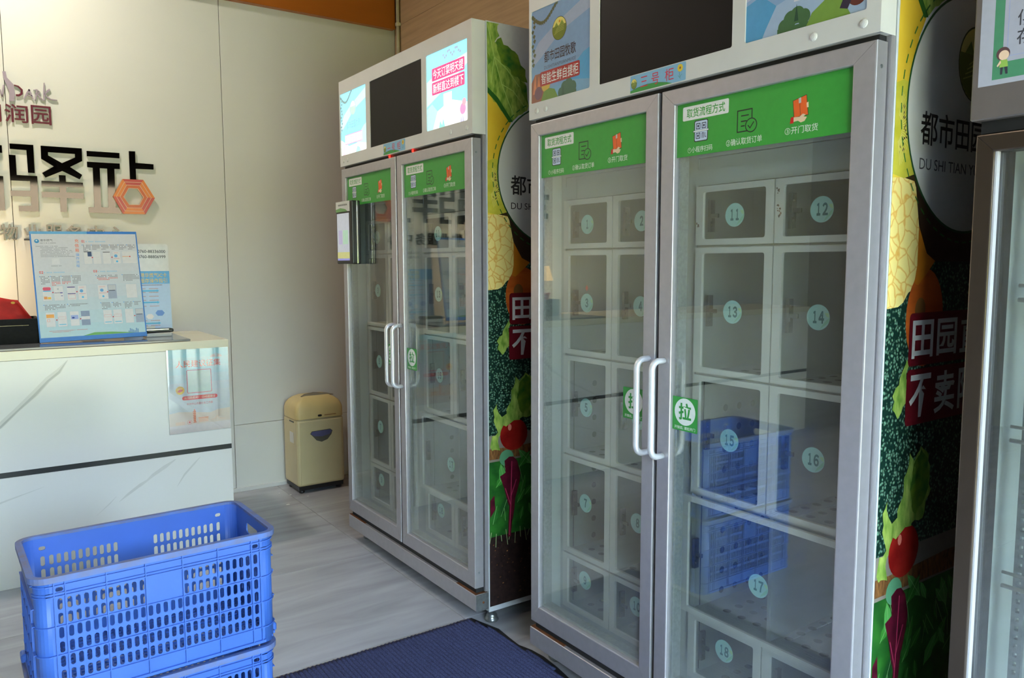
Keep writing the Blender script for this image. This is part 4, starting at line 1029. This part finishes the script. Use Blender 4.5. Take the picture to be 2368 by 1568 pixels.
tag(rb, 'folded red cloth bag with gold marks tucked into the black box', 'bag')
dv = empty('card_reader', (.765, 4.47, 1.117))
MB().box(-.005, .125, -.03, .06, 0, .020, .004).build('white_cradle', M_white, dv)
MB().box(.0, .135, -.02, .05, .022, .040, .006, seg=2).build('dark_body', M_black, dv)
MB().box(-.02, .005, -.01, .03, .012, .036, .006).build('blue_plug', mat('blue_plastic', C(52, 110, 200), 0.4), dv)
MB().box(.0, .11, -.021, -.0195, .036, .0395).build('chrome_edge', M_chrome, dv)
tag(dv, 'small black card reader in a white cradle on the counter', 'device')

# ================================================================== WALL LETTERS
M_mir = mat('black_mirror_acrylic', C(90, 84, 78), 0.04, 1.0, 0.02, 8)
M_maroon = mat('maroon_letter', C(112, 52, 66), 0.2, 0.25, 0.04, 10)
M_mauve = mat('mauve_mirror', C(172, 158, 172), 0.2, 0.2, 0.02, 10)
M_silver = mat('gold_silver_letter', C(84, 79, 73), 0.1, 1.0, 0.03, 12)
YW = RY1
wf_ = lambda u, v, d: (u, YW-d, v)
def letter(polys, mt, label, cat='letter', group=None, name='wall_letter', depth=(.006, .012), extra=None):
    x_ = min(q[0] for pl in polys for q in pl[0]); z_ = min(q[1] for pl in polys for q in pl[0])
    mb = MB()
    for pl in polys:
        mb.prism([(q[0]-x_, q[1]-z_) for q in pl[0]], lambda u, v, d: (u, -d, v), -.0005, depth[1], 0, [[(q[0]-x_, q[1]-z_) for q in h] for h in pl[1:]])
    return tag(mb.build(name, mt, None, (x_, YW, z_)), label, cat, group)
def glyph_letter(ch, x0, x1, z0, z1, mt, label, bold=0.0, depth=.014, group=None):
    V, F, a, b_, c_, d_ = glyphs(ch, bold)
    mb = MB(); n = len(V)
    P = [((q[0]-a)/(b_-a)*(x1-x0), (q[1]-c_)/(d_-c_)*(z1-z0)) for q in V]
    mb.add([(q[0], -depth, q[1]) for q in P]+[(q[0], .0004, q[1]) for q in P], F+[[n+i_ for i_ in reversed(f_)] for f_ in F])
    cnt = {}
    for f_ in F:
        for i_ in range(len(f_)):
            e = (f_[i_], f_[(i_+1) % len(f_)]); cnt[tuple(sorted(e))] = cnt.get(tuple(sorted(e)), 0)+1
    mb.add(mb.V[:2*n], [(e[0], e[1], e[1]+n, e[0]+n) for e, k in cnt.items() if k == 1])
    return tag(mb.build('wall_letter', mt, None, (x0, YW, z0)), label, 'letter', group)
LG = 'large black name characters'
yi = [[[(.242, 2.16), (.354, 2.161), (.353, 2.007), (.321, 2.007), (.320, 2.130), (.242, 2.131)]],
      [[(.235, 2.099), (.267, 2.099), (.267, 1.991), (.364, 1.991), (.362, 1.794), (.267, 1.794), (.267, 1.823), (.327, 1.826), (.328, 1.875), (.233, 1.876), (.233, 1.905), (.328, 1.908), (.328, 1.961), (.235, 1.960)]],
      [[(.389, 2.16), (.592, 2.161), (.591, 2.09), (.528, 2.052), (.587, 2.011), (.573, 1.985), (.488, 2.027), (.404, 1.985), (.389, 2.010), (.448, 2.050), (.388, 2.088)], [(.423, 2.127), (.556, 2.127), (.556, 2.107), (.489, 2.071), (.423, 2.109)]],
      [[(.470, 2.003), (.503, 2.003), (.503, 1.967), (.589, 1.967), (.589, 1.940), (.503, 1.938), (.503, 1.908), (.590, 1.908), (.588, 1.875), (.502, 1.875), (.501, 1.797), (.469, 1.797), (.469, 1.875), (.381, 1.875), (.381, 1.906), (.469, 1.907), (.469, 1.937), (.383, 1.936), (.383, 1.966), (.470, 1.967)]]]
letter(yi, M_mir, 'large black mirrored character second from the hexagon emblem', group=LG)
zh = [[[(.616, 2.149), (.787, 2.150), (.786, 2.119), (.616, 2.119)]],
      [[(.615, 2.088), (.786, 2.089), (.785, 2.057), (.756, 2.056), (.752, 1.832), (.783, 1.832), (.783, 1.797), (.611, 1.797), (.611, 1.828), (.641, 1.830), (.643, 2.055), (.615, 2.057)], [(.679, 2.055), (.718, 2.055), (.714, 1.831), (.677, 1.831)]],
      [[(.838, 2.165), (.872, 2.166), (.871, 2.099), (.970, 2.097), (.969, 2.066), (.871, 2.064), (.871, 1.96), (.837, 1.96)]]]
letter(zh, M_mir, 'large black mirrored character touching the orange hexagon emblem', group=LG)
glyph_letter('福', -.19, .206, 1.794, 2.165, M_mir, 'large black character cut off by the left picture edge', .02, .018, LG)
glyph_letter('幸', -.61, -.23, 1.794, 2.165, M_mir, 'large black first character of the name, reflected in the nearer fridge', .02, .018, LG)
# hexagon emblem: six striped bands
ho = [(.795, 1.999), (.908, 2.0), (.967, 1.895), (.911, 1.797), (.789, 1.796), (.740, 1.895)]
hi = [(.827, 1.946), (.874, 1.946), (.903, 1.898), (.880, 1.853), (.825, 1.852), (.798, 1.895)]
hx = empty('hexagon_emblem', (.74, YW-.0125, 1.796))
hm = MB(); hm.prism([(a-.74, b_-1.796) for a, b_ in ho], lambda u, v, d: (u, -d, v), 0, .010, 0, [[(a-.74, b_-1.796) for a, b_ in hi]])
hm.build('emblem_plate', mat('emblem_orange', C(214, 120, 62), 0.3), hx)
p = Print(0.25)
OR_, RD_, PL_ = (216, 124, 60), (188, 74, 70), (222, 186, 160)
for k in range(6):
    a, b_ = ho[k], ho[(k+1) % 6]; c_, d_ = hi[(k+1) % 6], hi[k]
    for j in range(3):
        t0, t1 = j/3, (j+1)/3-.05
        q = [tuple(A[i_]+(B[i_]-A[i_])*t-(0.74, 1.796)[i_] for i_ in (0, 1)) for A, B, t in ((a, d_, t0), (b_, c_, t0), (b_, c_, t1), (a, d_, t1))]
        p.poly(q, ((RD_, OR_, RD_, OR_, RD_, OR_)[k] if j < 2 else (200, 100, 60)), 1)
    q = [tuple(A[i_]-(0.74, 1.796)[i_] for i_ in (0, 1)) for A in (a, b_, c_, d_)]
    p.poly(q, PL_, 0)
p.build('emblem_bands', hx, lambda u, v, d: (u, -.0102-d, v))
tag(hx, 'orange and red striped hexagon emblem at the end of the name', 'emblem')
# maroon characters and handwritten word above
MG = 'maroon characters above the name'
glyph_letter('润', .229, .338, 2.277, 2.374, M_maroon, 'maroon character directly under the tall letter P', .008, .012, MG)
glyph_letter('园', .353, .449, 2.277, 2.379, M_maroon, 'maroon boxed character, rightmost of its row', .008, .012, MG)
glyph_letter('朗', .100, .2135, 2.270, 2.370, M_maroon, 'maroon character cut off by the left picture edge', .008, .012, MG)
def stroke(pts, ws):
    L_ = []; R_ = []
    for k, a in enumerate(pts):
        p0 = Vector(pts[max(0, k-1)]); p1 = Vector(pts[min(len(pts)-1, k+1)]); d = (p1-p0).normalized(); n = Vector((-d.y, d.x))*ws[k]/2
        L_.append((a[0]+n.x, a[1]+n.y)); R_.append((a[0]-n.x, a[1]-n.y))
    return L_+R_[::-1]
HG = 'handwritten mauve letters'
letter([[stroke([(.196, 2.46), (.215, 2.443), (.223, 2.409)], (.006, .007, .006))], [stroke([(.223, 2.407), (.228, 2.44), (.233, 2.471)], (.006, .008, .007))]], M_mauve, 'handwritten mauve letter N at the left picture edge', group=HG)
letter([[[(.231, 2.543), (.246, 2.545), (.250, 2.513), (.279, 2.479), (.283, 2.427), (.277, 2.392), (.254, 2.389), (.257, 2.434), (.244, 2.48), (.233, 2.513)]]], M_mauve, 'tall brush stroke of the handwritten letter P', group=HG)
letter([[stroke([(.281, 2.477), (.300, 2.472), (.316, 2.455), (.314, 2.434), (.300, 2.424), (.287, 2.424)], (.005, .008, .010, .011, .011, .010))]], M_maroon, 'maroon bowl closing the handwritten letter P', group=HG)
letter([[stroke([(.325, 2.408), (.338, 2.437), (.352, 2.462)], (.006, .009, .009))], [stroke([(.350, 2.462), (.358, 2.438), (.368, 2.411)], (.009, .009, .005))], [stroke([(.340, 2.431), (.364, 2.428)], (.005, .005))]], M_mauve, 'handwritten mauve letter A between the P and R', group=HG)
letter([[stroke([(.377, 2.408), (.383, 2.436), (.387, 2.461)], (.006, .008, .008))], [stroke([(.371, 2.461), (.388, 2.465), (.401, 2.454), (.388, 2.440), (.400, 2.424), (.414, 2.412)], (.004, .006, .007, .007, .007, .004))]], M_mauve, 'handwritten mauve letter R between the A and K', group=HG)
letter([[stroke([(.424, 2.507), (.422, 2.46), (.419, 2.410)], (.004, .009, .006))], [stroke([(.450, 2.474), (.436, 2.462), (.425, 2.446), (.436, 2.430), (.452, 2.420), (.484, 2.419)], (.008, .008, .007, .007, .006, .003))]], M_mauve, 'handwritten mauve letter K with a long tail', group=HG)
# row of silver characters partly hidden by the board
SG = 'silver service centre characters'
names = ['second', 'third', 'fourth', 'fifth', 'sixth', 'last']
lb = ['silver character at the left picture edge above the red bag', 'silver character peeking out over the board corner', 'silver character above the board, third from the edge', 'silver character above the middle of the board', 'silver boxy character above the board, second from its end', 'silver character of loose dots, last of the lower row']
for ch, cx, l_ in zip('物业服务中心', (.213, .325, .430, .530, .643, .750), lb):
    glyph_letter(ch, cx-.043, cx+.043, 1.633, 1.722, M_silver, l_, .008, .014, SG)
for ch, cx, l_ in (('万', -.01, 'silver first character of the lower row, left of the picture'), ('科', .10, 'silver second character of the lower row, left of the picture')):
    glyph_letter(ch, cx-.043, cx+.043, 1.633, 1.722, M_silver, l_, .008, .014, SG)

# ================================================================== CRATES
M_crate = mat('blue_hdpe', C(62, 104, 190), 0.42, 0, 0.05, 10, bump=0.05, bscale=60)
M_rimd = mat('scuffed_blue_rim', C(84, 118, 190), 0.6, 0, 0.35, 24, col2=C(104, 106, 132))
def make_crate():
    R = empty('plastic_crate')
    L_, D_, H_ = .625, .372, .345; cr = .035; th = .004
    half = (L_/2-cr, D_/2-cr)
    def slot(cx, cz, w_, h_): return rrect(cx-w_/2, cz-h_/2, cx+w_/2, cz+h_/2, w_/2*.98, 3)
    def longwall(sgn, inset):
        mb = MB(); y_ = sgn*(D_/2)
        f = (lambda u, v, d: (u, y_-sgn*d, v))
        x0 = -half[0]; x1 = half[0]
        gw = .097; sw = .026; ctr = 5*gw
        cols = []          # (x0, x1, nslots, group)
        x_ = -ctr/2-sw; cols.append((x_, x_+sw, 1, -1)); x_ += sw
        for g in range(5): cols.append((x_, x_+gw, 5, g)); x_ += gw
        cols.append((x_, x_+sw, 1, 5))
        zr = [.052+.039*k for k in range(7)]
        def plain(a, b_, c_, d_): mb.prism([(a, c_), (b_, c_), (b_, d_), (a, d_)], f, 0, th)
        plain(x0, cols[0][0], 0, H_); plain(cols[-1][1], x1, 0, H_)
        for (a, b_, n, g) in cols:
            plain(a, b_, 0, zr[0])
            if n == 1:
                cellhole(mb, a, b_, zr[6], H_, rrect(a+.004, .300, b_-.004, .312, .0058, 3), f, 0, th)
            else: plain(a, b_, zr[6], H_)
            for r in range(6):
                if g == 2 and r >= 4: plain(a, b_, zr[r], zr[r+1]); continue
                st = (b_-a)/n
                for k in range(n):
                    cellhole(mb, a+k*st, a+(k+1)*st, zr[r], zr[r+1], slot(a+(k+.5)*st, zr[r]+.0195, .0115, .0305), f, 0, th)
        mb.build('side_wall', M_crate, R)
        rb_ = MB()
        def rib(a, b_, c_, d_, t=.006): rb_.box(a, b_, y_-(.0 if sgn > 0 else t), y_+(t if sgn > 0 else 0), c_, d_)
        for z_ in (zr[0]-.002, zr[2]-.0012, zr[4]-.0012, zr[6]+.002, .3165, .296): rib(x0-.01, x1+.01, z_, z_+.0026)
        for (a, b_, n, g) in cols:
            rib(a-.0013, a+.0013, .008, H_-.006)
        rib(cols[-1][1]-.0013, cols[-1][1]+.0013, .008, H_-.006)
        rib(x0, x1, .004, .012, .008)
        rb_.build('rib_grid', M_crate, R)
    def endwall(sgn):
        mb = MB(); x_ = sgn*(L_/2); f = (lambda u, v, d: (x_-sgn*d, u, v)); y0, y1 = -half[1], half[1]
        def plain(a, b_, c_, d_): mb.prism([(a, c_), (b_, c_), (b_, d_), (a, d_)], f, 0, th)
        zr = [.052+.039*k for k in range(6)]
        plain(y0, y1, 0, zr[0]); cellhole(mb, y0, y1, zr[5], H_, rrect(-.055, .272, .055, .305, .012, 3), f, 0, th)
        plain(y0, -.13, zr[0], zr[5]); plain(.13, y1, zr[0], zr[5])
        for r in range(5):
            for k in range(13):
                st = .02; a = -.13+k*st
                cellhole(mb, a, a+st, zr[r], zr[r+1], slot(a+st/2, zr[r]+.0195, .0115, .0305), f, 0, th)
        mb.build('end_wall', M_crate, R)
        rb_ = MB()
        for z_ in (.05, .13, .208, .255, .318): rb_.box(x_ if sgn > 0 else x_-.006, x_+.006 if sgn > 0 else x_, y0-.008, y1+.008, z_, z_+.0026)
        for y_ in (-.13, -.065, 0, .065, .13): rb_.box(x_ if sgn > 0 else x_-.006, x_+.006 if sgn > 0 else x_, y_-.0013, y_+.0013, .008, .255)
        rb_.box(x_ if sgn > 0 else x_-.008, x_+.008 if sgn > 0 else x_, y0, y1, .004, .012)
        rb_.build('rib_grid', M_crate, R)
    longwall(-1, 0); longwall(1, 0); endwall(-1); endwall(1)
    def outline(o): 
        P = []
        for cx, cy, a in ((half[0], -half[1], -PI/2), (half[0], half[1], 0), (-half[0], half[1], PI/2), (-half[0], -half[1], PI)):
            for k in range(7): t = a+PI/2*k/6; P.append((cx+(cr+o)*math.cos(t), cy+(cr+o)*math.sin(t)))
        return P
    for sx in (-1, 1):
        for sy in (-1, 1):
            cm = MB()
            a0 = {(1, -1): -PI/2, (1, 1): 0, (-1, 1): PI/2, (-1, -1): PI}[(sx, sy)]
            for k in range(6):
                t0, t1 = a0+PI/2*k/6, a0+PI/2*(k+1)/6; cx, cy = sx*half[0], sy*half[1]
                q = [(cx+r_*math.cos(t), cy+r_*math.sin(t)) for r_, t in ((cr, t0), (cr, t1), (cr-th, t1), (cr-th, t0))]
                V = [(a, b_, z_) for z_ in (0, H_) for a, b_ in q]
                cm.add(V, [(0, 1, 5, 4), (2, 3, 7, 6), (0, 3, 2, 1), (4, 5, 6, 7)], 0, True)
                for z_ in (.05, .1285, .2065, .288, .296, .3165):
                    q2 = [(cx+r_*math.cos(t), cy+r_*math.sin(t)) for r_, t in ((cr+.0045, t0), (cr+.0045, t1), (cr-.001, t1), (cr-.001, t0))]
                    V = [(a, b_, z2) for z2 in (z_, z_+.0026) for a, b_ in q2]
                    cm.add(V, [(0, 1, 5, 4), (0, 3, 2, 1), (4, 5, 6, 7)], 0, False)
            cm.build('corner_post', M_crate, R)
    rm = MB(); rm.prism(outline(.012), lambda u, v, d: (u, v, d), H_-.008, H_, 0, [outline(-th-.001)])
    rm.prism(outline(.012), lambda u, v, d: (u, v, d), H_-.016, H_-.008, 0, [outline(.008)])
    rm.build('rim', M_rimd, R)
    for sy in (-1, 1):
        for sx in (-1, 1): MB().box(sx*(L_/2+.002), sx*(L_/2+.018), sy*.12-.02, sy*.12+.02, .004, .03, .004).build('stacking_lug', M_crate, R)
    # floor grid
    fl = MB()
    for k in range(29): fl.box(-.29+k*.0205, -.29+k*.0205+.006, -.18, .18, .008, .014)
    for k in range(17): fl.box(-.305, .305, -.176+k*.0215, -.176+k*.0215+.006, .008, .014)
    fl.build('base_grid', M_crate, R)
    return R
c1 = make_crate(); c1.location = (.398, 2.478, .0); c1.rotation_euler = (0, 0, math.radians(1.2))
c2 = copy_tree(c1); c2.location = (.403, 2.478, .352); c2.rotation_euler = (0, 0, math.radians(2.0))
tag(c1, 'lower blue plastic crate at the bottom of the stack by the mat', 'crate', 'stacked blue crates')
tag(c2, 'upper empty blue slotted crate on top of the stack', 'crate', 'stacked blue crates')

# ================================================================== SHREDDER
sh = empty('paper_shredder', (1.70, 4.873, 0)); SWX, SDY = .325, .257
M_sh = mat('cream_shredder', C(196, 182, 142), 0.4, 0, 0.04, 8); M_shl = mat('yellowed_lid', C(202, 180, 124), 0.4, 0, 0.06, 8)
MB().box(0, SWX, 0, SDY, .045, .49, .02, seg=3).build('body', M_sh, sh)
MB().box(.02, SWX-.02, -.004, .02, .06, .475, .002).build('bin_door', M_sh, sh)
ld = MB(); Vl = []; Fl = []; rings_ = [(0, .4905), (0, .545), (.003, .562), (.010, .578), (.022, .592), (.042, .603), (.07, .610)]
for ins, z_ in rings_:
    for a, b_ in rrect(ins, ins, SWX-ins, SDY-ins, max(.03-ins*.2, .012), 4):
        Vl.append((a, b_, z_+.028*(1-((a-SWX/2)/(SWX/2))**2)*((z_-.4905)/.1195)))
nr = len(Vl)//len(rings_)
for k in range(len(rings_)-1):
    for q in range(nr): Fl.append((k*nr+q, k*nr+(q+1) % nr, (k+1)*nr+(q+1) % nr, (k+1)*nr+q))
Fl.append(tuple((len(rings_)-1)*nr+q for q in range(nr)))
ld.add(Vl, Fl, 0, True); ld.build('lid', M_shl, sh)
MB().prism([(.06, -.0), (.285, 0), (.25, .045), (.17, .065), (.10, .045)], lambda u, v, d: (u, .075+v, .6125+.026*(1-((u-.1625)/.1625)**2)+d), 0, .004).build('feed_slot', mat('grey_slot', C(112, 104, 88), 0.5), sh)
w1 = [(.095, .378), (.235, .386), (.245, .398), (.235, .41), (.10, .404), (.085, .392)]
MB().prism([(.088, .392), (.10, .408), (.225, .412), (.24, .40), (.232, .376), (.205, .345), (.165, .332), (.13, .345), (.105, .375)], lambda u, v, d: (u, -d, v), .003, .008).build('view_window', mat('grey_window', C(92, 90, 82), 0.15), sh)
MB().prism([(.092, .392), (.102, .405), (.223, .409), (.236, .398), (.22, .378), (.165, .368), (.115, .375)], lambda u, v, d: (u, -d, v), .008, .0095).build('bin_shreds', mat('violet_glass', C(92, 92, 128), 0.1), sh)
MB().prism(rrect(.145, .500, .172, .514, .006), lambda u, v, d: (u, -d, v), -.001, .002).build('badge', M_black, sh)
MB().box(.19, .27, -.0012, .001, .504, .510).build('name_strip', mat('brown_strip', C(150, 112, 66), 0.5), sh)
MB().box(-.002, .001, .05, .13, .468, .476).build('side_slot', M_black, sh)
MB().box(-.0015, .001, .06, .13, .33, .40).build('rating_label', M_white, sh)
MB().box(.01, SWX-.01, .01, SDY-.01, .02, .045).build('plinth', M_black, sh)
for cx in (.035, SWX-.035):
    for cy in (.035, SDY-.035): mb = MB(); mb.lathe([(.016, .0), (.02, .008), (.018, .02)], cx, cy, 12); mb.build('castor', M_black, sh)
tag(sh, 'cream paper shredder with yellowed lid in the wall corner', 'shredder')
for k, (x_, y_, s_, l_) in enumerate(((1.574, 4.71, .010, 'largest white paper scrap lying before the baseboard'), (1.657, 4.90, .006, 'tiny paper scrap nearest the shredder foot'), (1.610, 4.98, .005, 'tiny paper scrap beside the baseboard'), (1.74, 4.81, .006, 'tiny paper scrap in front of the shredder'))):
    mb = MB(); mb.box(-s_, s_, -s_*.7, s_*.7, .0002, .0016, .0004)
    tag(mb.build('paper_scrap', M_white, None, (x_, y_, 0)), l_, 'paper', 'paper scraps')

# ================================================================== ENTRANCE MAT
mt_ = empty('entrance_mat', (0, 0, 0))
edge = [(1.676, 2.710), (1.693, 2.642), (1.716, 2.56), (1.708, 2.47), (1.704, 2.401), (1.722, 2.34), (1.729, 2.27), (1.722, 2.177), (1.708, 2.084), (1.70, 1.9), (1.70, 1.5), (1.70, .9)]
def ex(y_):
    for (xa, ya), (xb, yb) in zip(edge[:-1], edge[1:]):
        if yb <= y_ <= ya: return xa+(xb-xa)*(ya-y_)/(ya-yb)
    return edge[-1][0]
MX0, MY0, MY1 = .75, .9, 2.71
MB().prism([(MX0, MY0), (edge[-1][0]+.0, MY0)]+[(a, b_) for a, b_ in edge[::-1]]+[(MX0, MY1)], lambda u, v, d: (u, v, d), .0003, .004).build('rubber_backing', M_dark, mt_)
M_mat = mat('navy_ribbed_carpet', C(64, 70, 104), 0.95, 0, 0.45, 260, bump=0.8, spec=0.1)
rbm = MB(); P_ = .0165; ys = [MY0+(MY1-.006-MY0)*k/240 for k in range(241)]
k = 0; x_ = MX0+.02
while x_ < 1.74:
    V = []; F = []
    lim = [min(y_, MY1-.008) for y_ in ys if x_+P_ < ex(y_)-.010]
    if len(lim) > 3:
        # contiguous runs
        runs = []; cur = [lim[0]]
        for a, b_ in zip(lim[:-1], lim[1:]):
            if b_-a < .012: cur.append(b_)
            else: runs.append(cur); cur = [b_]
        runs.append(cur)
        for cur in runs:
            if len(cur) < 2: continue
            y0, y1 = cur[0], cur[-1]
            n = max(2, int((y1-y0)/.02)); base = len(V)
            for j in range(n+1):
                yy = y0+(y1-y0)*j/n; h_ = .0105+.0008*math.sin(j*1.7+k)
                for dx, dz in ((.0, .004), (.003, h_*.85), (.008, h_), (.0125, h_*.85), (.0155, .004)): V.append((x_+dx, yy, dz))
            for j in range(n):
                for q in range(4): a = base+j*5+q; F.append((a, a+1, a+6, a+5))
            F.append(tuple(base+q for q in range(5))); F.append(tuple(base+n*5+q for q in range(4, -1, -1)))
        rbm.add(V, F, 0, True)
    x_ += P_; k += 1
ro = rbm.build('ribbed_pile', M_mat, mt_); ro['kind'] = 'stuff'
tag(mt_, 'navy ribbed entrance mat with a wavy black rubber edge', 'mat')

# ================================================================== LAMPS
def downlight(x_, y_, e, lab, size=.16, col=(1, .91, .78)):
    r = empty('ceiling_downlight', (x_, y_, RZ))
    mb = MB(); mb.lathe([(.10, 0), (.10, -.012), (.085, -.014), (.085, -.004)], 0, 0, 24); mb.build('trim_ring', M_white, r)
    mb = MB(); mb.lathe([(.08, -.004), (.08, -.007)], 0, 0, 24); mb.build('lens', mat('lamp_lens', C(255, 232, 196), 0.4, emit=3.0), r)
    d = bpy.data.lights.new('downlight', 'AREA'); d.shape = 'DISK'; d.size = size; d.energy = e; d.color = col
    l = bpy.data.objects.new('downlight', d); COL.objects.link(l); l.parent = r; l.location = (0, 0, -.02)
    tag(r, lab, 'lamp', 'ceiling downlights')
downlight(.1, 4.45, 30, 'ceiling downlight above the reception desk')
downlight(-1.6, 4.55, 12, 'ceiling downlight over the far left of the desk')
downlight(.2, 1.6, 5, 'ceiling downlight over the entrance mat')
downlight(-2.4, 1.6, 5, 'ceiling downlight in the left of the lobby')
# warm desk lamp on the staff side of the counter, just left of the picture
dl = empty('desk_lamp', (-.22, 4.74, 1.1065))
mb = MB(); mb.lathe([(.06, 0), (.06, .012), (.012, .018), (.01, .30)], 0, 0, 20); mb.build('lamp_base', M_black, dl)
mb = MB(); mb.lathe([(.09, .26), (.06, .37)], 0, 0, 24); mb.build('lamp_shade', mat('warm_shade', C(255, 214, 150), 0.6, emit=1.5), dl)
ld_ = bpy.data.lights.new('bulb', 'POINT'); ld_.energy = 15; ld_.color = (1, .74, .42); ld_.shadow_soft_size = .05
lo = bpy.data.objects.new('bulb', ld_); COL.objects.link(lo); lo.parent = dl; lo.location = (0, .10, .32)
tag(dl, 'small warm desk lamp behind the counter left of the black box', 'lamp')
